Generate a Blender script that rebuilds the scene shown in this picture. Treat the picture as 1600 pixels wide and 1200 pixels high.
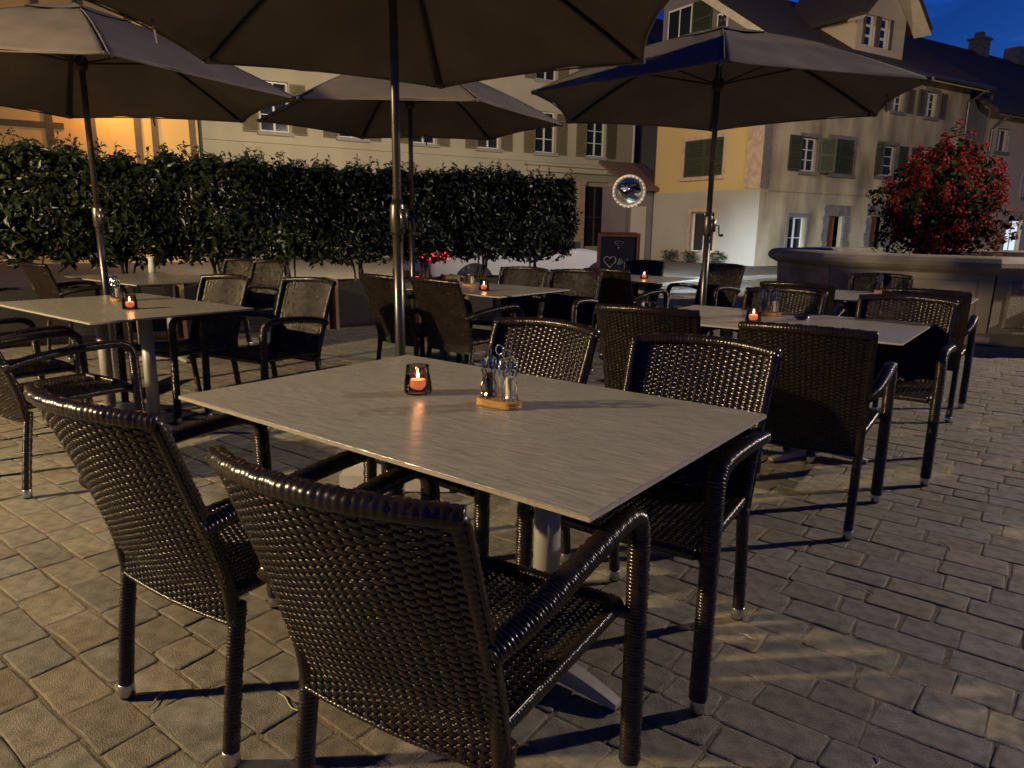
import bpy, bmesh, math, random
import numpy as np
from mathutils import Vector, Matrix
random.seed(7); np.random.seed(7)
for o in list(bpy.data.objects): bpy.data.objects.remove(o)
SC = bpy.context.scene
COL = SC.collection
R = math.radians

# ------------------------------------------------------------------ camera
cam_data = bpy.data.cameras.new('camera'); cam = bpy.data.objects.new('camera', cam_data); COL.objects.link(cam)
cam_data.sensor_width = 36.0; cam_data.lens = 1110.0 / 1600 * 36; cam_data.clip_start = 0.05; cam_data.clip_end = 2000
CH = 1.235
LA, LB, LC, LD = 2400, 5000, 140, 5200   # watts of the four street lights (their builders are further down)
def _cam():
    p, r = math.atan(244 / 1110), R(.75)
    f = Vector((0, math.cos(p), -math.sin(p))); rt = Vector((1, 0, 0)); up = rt.cross(f)
    X = math.cos(r) * rt + math.sin(r) * up; Y = math.cos(r) * up - math.sin(r) * rt
    M = Matrix((X, Y, -f)).transposed().to_4x4(); M.translation = (0, 0, CH)
    return M
cam.matrix_world = _cam()
SC.camera = cam

# ------------------------------------------------------------------ world: late blue hour
world = bpy.data.worlds.new('World'); SC.world = world; world.use_nodes = True
wn = world.node_tree; wn.nodes.clear()
w_out = wn.nodes.new('ShaderNodeOutputWorld'); w_bg = wn.nodes.new('ShaderNodeBackground')
w_sky = wn.nodes.new('ShaderNodeTexSky'); w_sky.sky_type = 'NISHITA'; w_sky.sun_disc = False
w_sky.sun_elevation = R(7.0); w_sky.sun_rotation = R(40); w_sky.altitude = 450
w_mul = wn.nodes.new('ShaderNodeMixRGB'); w_mul.blend_type = 'MULTIPLY'; w_mul.inputs[0].default_value = 1
w_cl = wn.nodes.new('ShaderNodeTexNoise'); w_cl.inputs['Scale'].default_value = 2.6; w_cl.inputs['Detail'].default_value = 7; w_cl.inputs['Roughness'].default_value = .55
w_tc = wn.nodes.new('ShaderNodeTexCoord'); w_mp = wn.nodes.new('ShaderNodeMapping'); w_mp.inputs['Scale'].default_value = (1, 1, 3.2)
w_rp = wn.nodes.new('ShaderNodeValToRGB')
w_rp.color_ramp.elements[0].position = .42; w_rp.color_ramp.elements[0].color = (.005, .038, .28, 1)
w_rp.color_ramp.elements[1].position = .62; w_rp.color_ramp.elements[1].color = (.018, .12, .80, 1)
wn.links.new(w_tc.outputs['Generated'], w_mp.inputs[0]); wn.links.new(w_mp.outputs[0], w_cl.inputs['Vector'])
wn.links.new(w_cl.outputs['Fac'], w_rp.inputs[0])
wn.links.new(w_sky.outputs[0], w_mul.inputs[1]); wn.links.new(w_rp.outputs[0], w_mul.inputs[2])
wn.links.new(w_mul.outputs[0], w_bg.inputs[0]); w_bg.inputs[1].default_value = .12
wn.links.new(w_bg.outputs[0], w_out.inputs[0])

# the sun is below the horizon: only a trace of soft afterglow is left
sun_data = bpy.data.lights.new('sun', 'SUN'); sun = bpy.data.objects.new('sun', sun_data); COL.objects.link(sun)
sun_data.energy = .004; sun_data.angle = R(20); sun_data.color = (1, .9, .8); sun.rotation_euler = (R(75), 0, R(120))

SC.view_settings.view_transform = 'Standard'; SC.view_settings.look = 'None'
SC.view_settings.exposure = 0.0; SC.view_settings.gamma = 1; SC.view_settings.use_curve_mapping = False
SC.render.resolution_x = 1024; SC.render.resolution_y = 768

# ------------------------------------------------------------------ helpers
def tag(o, label=None, cat=None, group=None, kind=None):
    if label: o['label'] = label
    if cat: o['category'] = cat
    if group: o['group'] = group
    if kind: o['kind'] = kind
    return o
def empty(name, loc=(0, 0, 0), rz=0):
    o = bpy.data.objects.new(name, None); COL.objects.link(o); o.location = loc; o.rotation_euler = (0, 0, rz); o.empty_display_size = .1
    return o
class MB:
    """collects faces; build() links them as one mesh object"""
    def __init__(s): s.v = []; s.f = []; s.m = []; s.n = 0
    def add(s, vs, fs, mi=0):
        vs = np.asarray(vs, float).reshape(-1, 3); s.v.append(vs)
        for f in fs: s.f.append(tuple(int(i) + s.n for i in f)); s.m.append(mi)
        s.n += len(vs); return s
    def box(s, c, d, rz=0, mi=0, tilt=None, taper=1.0):
        x, y, z = [k / 2 for k in d]
        p = np.array([(-x, -y, -z), (x, -y, -z), (x, y, -z), (-x, y, -z), (-x * taper, -y * taper, z), (x * taper, -y * taper, z), (x * taper, y * taper, z), (-x * taper, y * taper, z)])
        if tilt is not None: p = p @ np.array(Matrix.Rotation(tilt[0], 3, tilt[1])).T
        c_, s_ = math.cos(rz), math.sin(rz)
        p = p @ np.array([(c_, -s_, 0), (s_, c_, 0), (0, 0, 1)]).T + np.array(c)
        return s.add(p, [(3, 2, 1, 0), (4, 5, 6, 7), (0, 1, 5, 4), (1, 2, 6, 5), (2, 3, 7, 6), (3, 0, 4, 7)], mi)
    def grid(s, P, mi=0, closeu=False, closev=False):
        P = np.asarray(P); a, b = P.shape[:2]; fs = []
        for i in range(a if closeu else a - 1):
            i2 = (i + 1) % a
            for j in range(b if closev else b - 1):
                j2 = (j + 1) % b; fs.append((i * b + j, i * b + j2, i2 * b + j2, i2 * b + j))
        return s.add(P.reshape(-1, 3), fs, mi)
    def lathe(s, prof, c=(0, 0, 0), n=24, mi=0, cap=True):
        a = np.linspace(0, 2 * math.pi, n, endpoint=False)
        P = np.array([[(r * math.cos(t) + c[0], r * math.sin(t) + c[1], z + c[2]) for t in a] for r, z in prof])
        k = s.n; s.grid(P, mi, closev=True)
        if cap:
            if prof[0][0] > 1e-5: s.f.append(tuple(k + i for i in reversed(range(n)))); s.m.append(mi)
            if prof[-1][0] > 1e-5: s.f.append(tuple(k + (len(prof) - 1) * n + i for i in range(n))); s.m.append(mi)
        return s
    def tube(s, pts, r, n=10, mi=0, cap=True, radii=None, flat=1.0, upv=None):
        pts = np.asarray(pts, float); m = len(pts); T = np.gradient(pts, axis=0); T /= np.linalg.norm(T, axis=1)[:, None] + 1e-12
        up = np.array(upv if upv is not None else ((0, 0, 1) if abs(T[0][2]) < .9 else (0, 1, 0)), float)
        a = np.linspace(0, 2 * math.pi, n, endpoint=False); rings = []
        for i in range(m):
            N = up - T[i] * (up @ T[i]); N /= np.linalg.norm(N) + 1e-12; B = np.cross(T[i], N); up = N
            rr = radii[i] if radii is not None else r
            rr = np.asarray(rr) * np.ones(n)
            rings.append(pts[i] + (np.cos(a) * rr * flat)[:, None] * N + (np.sin(a) * rr)[:, None] * B)
        k = s.n; s.grid(np.array(rings), mi, closev=True)
        if cap:
            s.f.append(tuple(k + i for i in reversed(range(n)))); s.m.append(mi)
            s.f.append(tuple(k + (m - 1) * n + i for i in range(n))); s.m.append(mi)
        return s
    def poly(s, pts, h, axis=(0, 0, 1), mi=0):
        pts = np.asarray(pts, float); n = len(pts); h = np.asarray(axis, float) * h
        return s.add(np.vstack([pts, pts + h]), [tuple(reversed(range(n))), tuple(range(n, 2 * n))] + [(i, (i + 1) % n, n + (i + 1) % n, n + i) for i in range(n)], mi)
    def mesh(s, name, mats, smooth=False):
        me = bpy.data.meshes.new(name)
        me.from_pydata(np.vstack(s.v).tolist(), [], s.f)
        for m in (mats if isinstance(mats, (list, tuple)) else [mats]): me.materials.append(m)
        if any(s.m): me.polygons.foreach_set('material_index', s.m)
        if smooth: me.polygons.foreach_set('use_smooth', [True] * len(me.polygons))
        me.update(); return me
    def build(s, name, mats, parent=None, smooth=False, loc=None, rz=None):
        o = bpy.data.objects.new(name, s.mesh(name, mats, smooth)); COL.objects.link(o); o.parent = parent
        if loc is not None: o.location = loc
        if rz is not None: o.rotation_euler = (0, 0, rz)
        return o
def put(name, me, parent=None, loc=None, rot=None):
    o = bpy.data.objects.new(name, me); COL.objects.link(o); o.parent = parent
    if loc is not None: o.location = loc
    if rot is not None: o.rotation_euler = rot
    return o
def copy_tree(o, parent=None):
    c = o.copy(); COL.objects.link(c); c.parent = parent
    for ch in o.children: copy_tree(ch, c)
    return c
def bevel(o, w=.004, seg=2):
    m = o.modifiers.new('bevel', 'BEVEL'); m.width = w; m.segments = seg; m.limit_method = 'ANGLE'; return o

# ------------------------------------------------------------------ materials
MATS = {}
def mat(name, color, rough=.6, metal=0., var=.0, scale=20., bump=0., bscale=60., spec=.5, coat=0., trans=0., ior=1.45, emit=None, estr=0., stretch=(1, 1, 1), detail=5., color2=None, coords='Object', rvar=0., sub=0.):
    m = bpy.data.materials.new(name); m.use_nodes = True; nt = m.node_tree; b = nt.nodes['Principled BSDF']; L = nt.links.new
    b.inputs['Base Color'].default_value = (*color, 1); b.inputs['Roughness'].default_value = rough; b.inputs['Metallic'].default_value = metal
    b.inputs['Specular IOR Level'].default_value = spec; b.inputs['IOR'].default_value = ior
    if coat: b.inputs['Coat Weight'].default_value = coat; b.inputs['Coat Roughness'].default_value = .12
    if trans: b.inputs['Transmission Weight'].default_value = trans
    if sub: b.inputs['Subsurface Weight'].default_value = sub; b.inputs['Subsurface Radius'].default_value = (.01, .005, .003)
    if emit: b.inputs['Emission Color'].default_value = (*emit, 1); b.inputs['Emission Strength'].default_value = estr
    if var or bump or rvar:
        tc = nt.nodes.new('ShaderNodeTexCoord'); mp = nt.nodes.new('ShaderNodeMapping'); mp.inputs['Scale'].default_value = stretch
        L(tc.outputs[coords], mp.inputs[0])
        n1 = nt.nodes.new('ShaderNodeTexNoise'); n1.inputs['Scale'].default_value = scale; n1.inputs['Detail'].default_value = detail; L(mp.outputs[0], n1.inputs['Vector'])
        if var:
            mx = nt.nodes.new('ShaderNodeMixRGB'); rp = nt.nodes.new('ShaderNodeMapRange'); rp.inputs[1].default_value = .32; rp.inputs[2].default_value = .68
            c2 = color2 if color2 else tuple(k * (1 - var) for k in color)
            c1 = color if color2 else tuple(min(1, k * (1 + var * .6)) for k in color)
            mx.inputs[1].default_value = (*c1, 1); mx.inputs[2].default_value = (*c2, 1)
            L(n1.outputs['Fac'], rp.inputs[0]); L(rp.outputs[0], mx.inputs[0]); L(mx.outputs[0], b.inputs['Base Color'])
        if rvar:
            rr = nt.nodes.new('ShaderNodeMapRange'); rr.inputs[1].default_value = .3; rr.inputs[2].default_value = .7; rr.inputs[3].default_value = max(.03, rough - rvar); rr.inputs[4].default_value = rough + rvar
            L(n1.outputs['Fac'], rr.inputs[0]); L(rr.outputs[0], b.inputs['Roughness'])
        if bump:
            n2 = nt.nodes.new('ShaderNodeTexNoise'); n2.inputs['Scale'].default_value = bscale; n2.inputs['Detail'].default_value = 6; L(mp.outputs[0], n2.inputs['Vector'])
            bp = nt.nodes.new('ShaderNodeBump'); bp.inputs['Strength'].default_value = bump; bp.inputs['Distance'].default_value = .01
            L(n2.outputs['Fac'], bp.inputs['Height']); L(bp.outputs[0], b.inputs['Normal'])
    MATS[name] = m; return m
def tint_by_attr(m, name='tint'):
    """multiply base colour by a per-piece colour attribute"""
    nt = m.node_tree; b = nt.nodes['Principled BSDF']; a = nt.nodes.new('ShaderNodeAttribute'); a.attribute_name = name
    mx = nt.nodes.new('ShaderNodeMixRGB'); mx.blend_type = 'MULTIPLY'; mx.inputs[0].default_value = 1
    lk = b.inputs['Base Color'].links
    if lk: nt.links.new(lk[0].from_socket, mx.inputs[1])
    else: mx.inputs[1].default_value = b.inputs['Base Color'].default_value
    nt.links.new(a.outputs['Color'], mx.inputs[2]); nt.links.new(mx.outputs[0], b.inputs['Base Color']); return m
M_stone = tint_by_attr(mat('paving_stone', (.212, .194, .160), .70, var=.34, scale=22, bump=.5, bscale=260, spec=.4, detail=9, coords='Object', rvar=.12))
M_sand = mat('joint_sand', (.22, .19, .145), .95, var=.35, scale=90, bump=.9, bscale=260, spec=.2)
M_wicker = mat('resin_wicker', (.018, .012, .0088), .25, var=.45, scale=14, spec=.6, rvar=.08)
M_alu = mat('brushed_aluminium', (.55, .54, .52), .35, metal=1., var=.15, scale=40, rvar=.1)
M_steel = mat('polished_steel', (.75, .75, .76), .12, metal=1.)
M_column = mat('silver_grey_paint', (.36, .35, .33), .45, metal=.3, var=.12, scale=9, spec=.5)
M_rubber = mat('black_rubber', (.012, .012, .012), .7)
M_top = mat('laminate_table_top', (.278, .266, .245), .27, var=.38, scale=7, bump=.10, bscale=16, stretch=(2.2, 42, 2), detail=9, spec=.5, rvar=.07)
M_edge = mat('table_edge', (.40, .35, .29), .5, var=.15, scale=30)
M_fabric = mat('umbrella_fabric', (.15, .130, .118), .9, var=.22, scale=2.2, bump=.6, bscale=7.0, spec=.15, detail=7)
M_pole = mat('umbrella_pole', (.13, .12, .11), .32, metal=.85, var=.2, scale=12, rvar=.08)
M_rib = mat('umbrella_rib', (.03, .028, .028), .5, metal=.4)
M_leaf = mat('laurel_leaf', (.014, .023, .007), .38, var=.6, scale=2.2, spec=.4, detail=3)
M_bark = mat('bark', (.085, .062, .042), .85, var=.4, scale=30, bump=.6, bscale=60)
M_planter = mat('black_planter', (.014, .013, .013), .55, var=.3, scale=8)
M_wood = mat('weathered_wood', (.26, .165, .10), .65, var=.4, scale=6, stretch=(1, 1, .12), bump=.3, bscale=40)
M_soil = mat('soil', (.03, .022, .015), .95, var=.4, scale=30, bump=.8, bscale=60)
def thin_glass(name, tint, rough=.03, ior=1.5):
    """thin-walled glass: tinted see-through plus Fresnel reflection, so flames inside light the table"""
    m = bpy.data.materials.new(name); m.use_nodes = True; nt = m.node_tree; nt.nodes.clear(); N = nt.nodes.new
    o = N('ShaderNodeOutputMaterial'); mx = N('ShaderNodeMixShader'); fr = N('ShaderNodeFresnel'); fr.inputs[0].default_value = ior
    t = N('ShaderNodeBsdfTransparent'); t.inputs[0].default_value = (*tint, 1); g = N('ShaderNodeBsdfGlossy'); g.inputs['Roughness'].default_value = rough
    nt.links.new(fr.outputs[0], mx.inputs[0]); nt.links.new(t.outputs[0], mx.inputs[1]); nt.links.new(g.outputs[0], mx.inputs[2]); nt.links.new(mx.outputs[0], o.inputs[0]); return m
M_glass = thin_glass('clear_acrylic', (.93, .94, .94), .05, 1.62)
M_smoke = thin_glass('smoky_glass', (.70, .60, .60), .05, 1.5)
M_pane = mat('window_glass', (.015, .018, .024), .06, spec=.8)
M_wax = mat('candle_wax', (.85, .42, .22), .5, sub=.3, emit=(1, .30, .12), estr=.9)  # weak emission gives the wax the glow of its flame
M_flame = mat('flame', (1, .7, .3), .5, emit=(1, .62, .25), estr=45)
M_salt = mat('salt', (.72, .66, .54), .8, var=.12, scale=90)
M_pepper = mat('peppercorns', (.028, .02, .015), .7, var=.6, scale=220, bump=1, bscale=260)
M_board = mat('oiled_board', (.47, .25, .075), .35, var=.35, scale=9, stretch=(1, 9, 1), coat=.3)
M_white = mat('white_plastic', (.62, .60, .56), .5, var=.1, scale=12)
M_asphalt = mat('wet_asphalt', (.060, .062, .066), .28, var=.3, scale=3, bump=.25, bscale=180, rvar=.14, coords='Object')
M_pavement = mat('street_pavement', (.13, .12, .105), .75, var=.25, scale=3, bump=.3, bscale=120)
M_kerb = mat('granite_kerb', (.33, .31, .28), .7, var=.25, scale=25, bump=.3, bscale=120)
M_mark = mat('road_paint', (.72, .62, .32), .6, var=.3, scale=14)
M_ground = mat('far_ground', (.09, .085, .075), .9, var=.3, scale=.6)
E_ANG = math.atan2(.515, .857)
EX, EY = math.cos(E_ANG), math.sin(E_ANG)
def S(s, n, z=0.): return (EX * s - EY * n, EY * s + EX * n, z)
def quad_s(mb, s0, s1, n0, n1, z): mb.add([S(s0, n0, z), S(s1, n0, z), S(s1, n1, z), S(s0, n1, z)], [(0, 1, 2, 3)])

# ------------------------------------------------------------------ ground sheets
tag(MB().add([(-400, -300, -.07), (400, -300, -.07), (400, 500, -.07), (-400, 500, -.07)], [(0, 1, 2, 3)]).build('ground', M_ground), kind='structure')
m = MB(); quad_s(m, -40, 70, 9.84, 13.36, -.035); tag(m.build('road', M_asphalt), kind='structure')
m = MB(); quad_s(m, -40, 70, 13.52, 45, .04); tag(m.build('pavement', M_pavement), kind='structure')
for n0, n1, zt in ((9.66, 9.84, .006), (13.36, 13.52, .045)):
    root = tag(empty('kerb', S(0, n0, 0), E_ANG), kind='structure')
    k = 0; s = -8.
    me = MB().box((.49, (n1 - n0) / 2, (zt - .1) / 2), (.985, n1 - n0, zt + .1)).mesh('kerb_stone', M_kerb)
    while s < 30:
        put('kerb_stone', me, root, (s, 0, random.uniform(-.003, .003))); s += 1.
mk = tag(empty('road_marking', S(0, 0, 0), E_ANG), kind='structure')
for n, dash in ((10.12, 1.0), (13.05, 1.0)):
    for i in range(12):
        MB().add([(-6 + i * 3.2, n, -.031), (-6 + i * 3.2 + 2.3, n, -.031), (-6 + i * 3.2 + 2.3, n + .12, -.031), (-6 + i * 3.2, n + .12, -.031)], [(0, 1, 2, 3)]).build('painted_line', M_mark, mk)

# ------------------------------------------------------------------ terrace paving
TA = R(-37.6); UX, UY = math.cos(TA), math.sin(TA)          # rows of setts run along the tables' long side
def T(u, v, z=0.): return (UX * u - UY * v, UY * u + UX * v, z)
pav = MB(); quad_s(pav, -25, 30, -18, 9.66, -.0040)
pav = tag(pav.build('terrace_paving', M_sand), kind='structure')
def stone_mesh(cx, cv, L, W, rnd):
    hx, hy = L / 2, W / 2; c = rnd.uniform(.004, .013)
    j = lambda a=.004: rnd.uniform(-a, a)
    out = []
    for sx, sy in ((-1, -1), (1, -1), (1, 1), (-1, 1)):
        dx, dy = j(.006), j(.005); k = c * rnd.uniform(.5, 1.5); k2 = c * rnd.uniform(.5, 1.4)
        a = (sx * (hx - k) + dx, sy * hy + dy); b = (sx * hx + dx, sy * (hy - k2) + dy)
        out += [a, b] if sx * sy < 0 else [b, a]
    out2 = []
    for i in range(8):                                        # a wobble halfway along the long edges
        out2.append(out[i])
        if i in (1, 5):
            p, q = out[i], out[(i + 1) % 8]; out2.append(((p[0] + q[0]) / 2 + j(.01), (p[1] + q[1]) / 2 + j(.005)))
    o = np.array(out2); n = len(o); h = rnd.uniform(-.0018, .0020); tx, ty = j(.011), j(.014)
    top = o * (1 - .0055 / np.abs(o).max(axis=0))
    zz = lambda p, d: h + p[:, 0] * tx + p[:, 1] * ty + d
    V = np.vstack([np.c_[o, np.full(n, -.03)], np.c_[o, zz(o, -.0020)], np.c_[top, zz(top, 0.)]])
    F = [(i, (i + 1) % n, n + (i + 1) % n, n + i) for i in range(n)] + [(n + i, n + (i + 1) % n, 2 * n + (i + 1) % n, 2 * n + i) for i in range(n)] + [tuple(range(2 * n, 3 * n))]
    V[:, :2] += (cx, cv)
    g = rnd.uniform(.84, 1.12); w = rnd.uniform(-.055, .06)
    return V, F, (g * (1 + w), g, g * (1 - w * 1.2), 1)
def set_tint(me, cols):
    a = me.color_attributes.new('tint', 'FLOAT_COLOR', 'POINT'); a.data.foreach_set('color', np.asarray(cols, np.float32).ravel())
rnd = random.Random(3)
stones = []
v = -2.2
while v < 17:
    W = rnd.uniform(.118, .146); u = -14 + rnd.uniform(0, .3)
    while u < 9:
        L = rnd.uniform(.135, .275); x, y, _ = T(u + L / 2, v + W / 2)
        n = -EY * x + EX * y
        if y > .25 and -8.2 < x < 9.5 and n < 9.6 and y < 13.5 and abs(x) < .80 * y + .9:
            stones.append((math.hypot(x, y), u + L / 2, v + W / 2, L - rnd.uniform(.004, .012), W - rnd.uniform(.003, .010), x, y))
        u += L
    v += W
def vis(st):                                                   # inside the photograph, with a little margin
    x, y = st[5], st[6]; dz = y * math.cos(.2164) + CH * math.sin(.2164)
    vy = (-CH * math.cos(.2164) + y * math.sin(.2164)) / dz * 1110
    return abs(x / dz * 1110) < 800 and vy > -602
near = sorted([s_ for s_ in stones if vis(s_)])[:300]; nid = set(id(s_) for s_ in near)
for st in near:
    V, F, c = stone_mesh(0, 0, st[3], st[4], rnd)
    me = bpy.data.meshes.new('paving_stone'); me.from_pydata(V.tolist(), [], F); me.materials.append(M_stone); set_tint(me, [c] * len(V))
    put('paving_stone', me, pav, T(st[1], st[2], 0.), (0, 0, TA))
AV, AF, AC, nn = [], [], [], 0
for st in stones:
    if id(st) in nid: continue
    V, F, c = stone_mesh(st[1], st[2], st[3], st[4], rnd)
    AV.append(V); AF += [tuple(i + nn for i in f) for f in F]; AC += [c] * len(V); nn += len(V)
me = bpy.data.meshes.new('paving_stones'); me.from_pydata(np.vstack(AV).tolist(), [], AF); me.materials.append(M_stone); set_tint(me, AC)
o = put('paving_stones', me, pav, (0, 0, 0), (0, 0, TA)); o['kind'] = 'stuff'
# a few stalks and straws lying in the joints
M_straw = mat('straw', (.55, .48, .34), .8)
for (x, y, a, L, lb) in ((-1.36, 2.22, 25, .075, 'dry straw on the paving left of the left front chair'), (-.94, 1.62, 70, .07, 'dry stalk between the legs of the left front chair'), (-.62, 1.68, -38, .10, 'dry stalk beside the seat shadow between the two front chairs'), (1.22, 2.35, -60, .10, 'dry stalk on the open paving right of the front table'), (.86, 1.43, 60, .06, 'short dry stalk near the bottom right of the paving'), (1.75, 2.62, 80, .09, 'dry stalk on the open paving nearest the right edge'), (.72, 2.0, -25, .05, 'tiny dry stalk beside the rear leg of the right front chair')):
    p = [(t * L, .008 * math.sin(t * 5 + x * 9), .006) for t in np.linspace(0, 1, 6)]
    tag(MB().tube(p, .0016, 5).build('dry_stalk', M_straw, loc=(x, y, .0), rz=R(a)), lb, 'stalk', 'dry stalks on the paving')

# ------------------------------------------------------------------ houses
def wallmat(name, c, c2): return mat(name, c, .9, var=.4, scale=.55, color2=c2, bump=.35, bscale=22, detail=10, spec=.2, stretch=(1, 1, .7))
M_pale = wallmat('pale_plaster', (.47, .43, .33), (.37, .34, .26))
M_yellow = wallmat('yellow_plaster', (.60, .44, .19), (.53, .39, .175))
M_grey = wallmat('grey_plaster', (.42, .39, .33), (.36, .33, .28))
M_beige = mat('stained_beige_plaster', (.52, .44, .29), .9, var=.4, scale=.9, color2=(.19, .155, .11), bump=.4, bscale=22, detail=12, spec=.2, stretch=(1.3, 1.3, .42))
M_far = wallmat('cream_plaster', (.52, .43, .31), (.45, .37, .27))
M_lilac = wallmat('dark_plaster', (.20, .18, .19), (.15, .13, .14))
M_ochre = wallmat('ochre_plaster', (.62, .42, .17), (.54, .37, .15))
M_pink = mat('sandstone', (.52, .37, .27), .85, var=.25, scale=5, bump=.3, bscale=50)
M_darkstone = mat('grey_sandstone', (.17, .155, .14), .85, var=.3, scale=5, bump=.4, bscale=50)
M_green = mat('green_shutter', (.045, .055, .028), .6, var=.2, scale=12)
M_olive = mat('olive_shutter', (.17, .14, .075), .6, var=.2, scale=12)
M_frame = mat('white_window_frame', (.70, .69, .66), .5, var=.08, scale=10)
M_tile = mat('roof_tile', (.060, .040, .032), .8, var=.5, scale=14, bump=.5, bscale=60)
M_timber = mat('dark_timber', (.10, .075, .05), .75, var=.3, scale=20)
M_soffit = mat('painted_soffit', (.55, .47, .34), .8, var=.15, scale=4)
M_curtain = mat('net_curtain', (.62, .60, .56), .9, var=.2, scale=3, stretch=(14, 14, .6))
M_lead = mat('zinc_gutter', (.16, .15, .14), .45, metal=.7, var=.2, scale=10)
M_litglass = mat('lit_shop_window', (.8, .9, .95), .4, emit=(.72, .92, 1.0), estr=.85)
M_door = mat('brown_door', (.16, .07, .03), .55, var=.35, scale=8, stretch=(8, 8, .5))

class Facade:
    """a wall in the local plane of a house: origin p, unit direction d, outward normal w"""
    def __init__(s, root, p, d, w): s.root = root; s.p = np.array(p, float); s.d = np.array(d, float); s.w = np.array(w, float)
    def at(s, a, z, out=0.): return s.p + s.d * a + np.array([0, 0, z]) + s.w * out
    def box(s, mb, a0, a1, z0, z1, o0, o1, mi=0):
        P = [s.at(a, z, o) for z in (z0, z1) for a, o in ((a0, o0), (a1, o0), (a1, o1), (a0, o1))]
        return mb.add(P, [(3, 2, 1, 0), (4, 5, 6, 7), (0, 1, 5, 4), (1, 2, 6, 5), (2, 3, 7, 6), (3, 0, 4, 7)], mi)
    def wall(s, name, a0, a1, z0, z1, ops, m, top=None, depth=.2):
        mb = MB(); A = sorted({a0, a1, *[k for o in ops for k in o[:2]]}); Z = sorted({z0, z1, *[k for o in ops for k in o[2:4]]})
        A = [k for k in A if a0 <= k <= a1]; Z = [k for k in Z if z0 <= k <= z1]
        for i in range(len(A) - 1):
            for j in range(len(Z) - 1):
                ca, cz = (A[i] + A[i + 1]) / 2, (Z[j] + Z[j + 1]) / 2
                if any(o[0] < ca < o[1] and o[2] < cz < o[3] for o in ops): continue
                mb.add([s.at(A[i], Z[j]), s.at(A[i + 1], Z[j]), s.at(A[i + 1], Z[j + 1]), s.at(A[i], Z[j + 1])], [(0, 1, 2, 3)])
        for o in ops:
            q = [(o[0], o[2]), (o[1], o[2]), (o[1], o[3]), (o[0], o[3])]
            for k in range(4):
                b, c = q[k], q[(k + 1) % 4]
                mb.add([s.at(*b), s.at(*c), s.at(*c, -depth), s.at(*b, -depth)], [(3, 2, 1, 0)])
        if top: mb.add([s.at(a, z) for a, z in top], [tuple(range(len(top)))])
        return mb.build(name, m, s.root)
    def window(s, a0, a1, z0, z1, depth=.14, leaves=2, bars=2, frame=M_frame, pane=M_pane, sill=None, curtain=False, surround=None):
        fr = MB(); t = .055; o1, o0 = -depth, -depth - .05
        s.box(fr, a0, a0 + t, z0, z1, o0, o1); s.box(fr, a1 - t, a1, z0, z1, o0, o1); s.box(fr, a0 + t, a1 - t, z0, z0 + t, o0, o1); s.box(fr, a0 + t, a1 - t, z1 - t, z1, o0, o1)
        wd = (a1 - a0 - 2 * t) / leaves
        for i in range(leaves):
            x0 = a0 + t + i * wd
            if i: s.box(fr, x0 - .035, x0 + .035, z0 + t, z1 - t, o0 + .004, o1 + .012)
            for b in range(1, bars + 1):
                zz = z0 + t + (z1 - z0 - 2 * t) * b / (bars + 1); s.box(fr, x0 + .036, x0 + wd - .036, zz - .014, zz + .014, o0 + .012, o1 - .004)
        w = fr.build('window', frame, s.root)
        for i in range(leaves):
            x0 = a0 + t + i * wd
            p = MB(); s.box(p, x0 + .03, x0 + wd - .03, z0 + t, z1 - t, o0 + .018, o0 + .026); p.build('pane', pane, w)
        if curtain:
            p = MB(); xs = np.linspace(a0, a1, 40)
            p.grid([[s.at(x, z, -depth - .12 + .018 * math.sin(x * 40)) for x in xs] for z in (z0, z1)]); p.build('curtain', M_curtain, w, smooth=True)
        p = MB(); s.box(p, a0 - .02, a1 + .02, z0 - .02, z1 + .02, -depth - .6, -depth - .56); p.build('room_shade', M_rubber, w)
        if sill is not None:
            p = MB(); s.box(p, a0 - .12, a1 + .12, z0 - .13, z0 - .004, -.05, .09); p.build('sill', sill, w)
        if surround is not None:
            p = MB(); q = .13
            s.box(p, a0 - q, a0, z0, z1, -.05, .025); s.box(p, a1, a1 + q, z0, z1, -.05, .025); s.box(p, a0 - q, a1 + q, z1, z1 + q, -.05, .028); p.build('surround', surround, w)
        return w
    def shutter(s, a0, a1, z0, z1, m, out=.03, swing=0.):
        """louvred leaf; swing opens it away from the wall about its a0 edge"""
        mb = MB(); f = .06; H = z1 - z0; Wd = abs(a1 - a0); sg = 1 if a1 > a0 else -1
        cs, sn = math.cos(swing), math.sin(swing)
        def bx(x0, x1, y0, y1, zz0, zz1, lean=0.):
            P = []
            for zz, of in ((zz0, -lean), (zz1, lean)):
                for x, y in ((x0, y0), (x1, y0), (x1, y1), (x0, y1)):
                    y_ = y + of; P.append(s.at(a0 + sg * (x * cs - y_ * sn * 0), zz, out + x * sn + y_))
            mb.add(P, [(3, 2, 1, 0), (4, 5, 6, 7), (0, 1, 5, 4), (1, 2, 6, 5), (2, 3, 7, 6), (3, 0, 4, 7)])
        bx(0, f, 0, .035, z0, z1); bx(Wd - f, Wd, 0, .035, z0, z1); bx(f, Wd - f, .002, .033, z0, z0 + f); bx(f, Wd - f, .002, .033, z1 - f, z1); bx(f, Wd - f, .002, .033, z0 + H / 2 - .03, z0 + H / 2 + .03)
        n = int((H - 2 * f) / .062)
        for i in range(n):
            zz = z0 + f + (i + .5) * (H - 2 * f) / n
            bx(f, Wd - f, .012, .022, zz - .026, zz + .026, lean=-.012)
        return mb.build('shutter', m, s.root)
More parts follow.
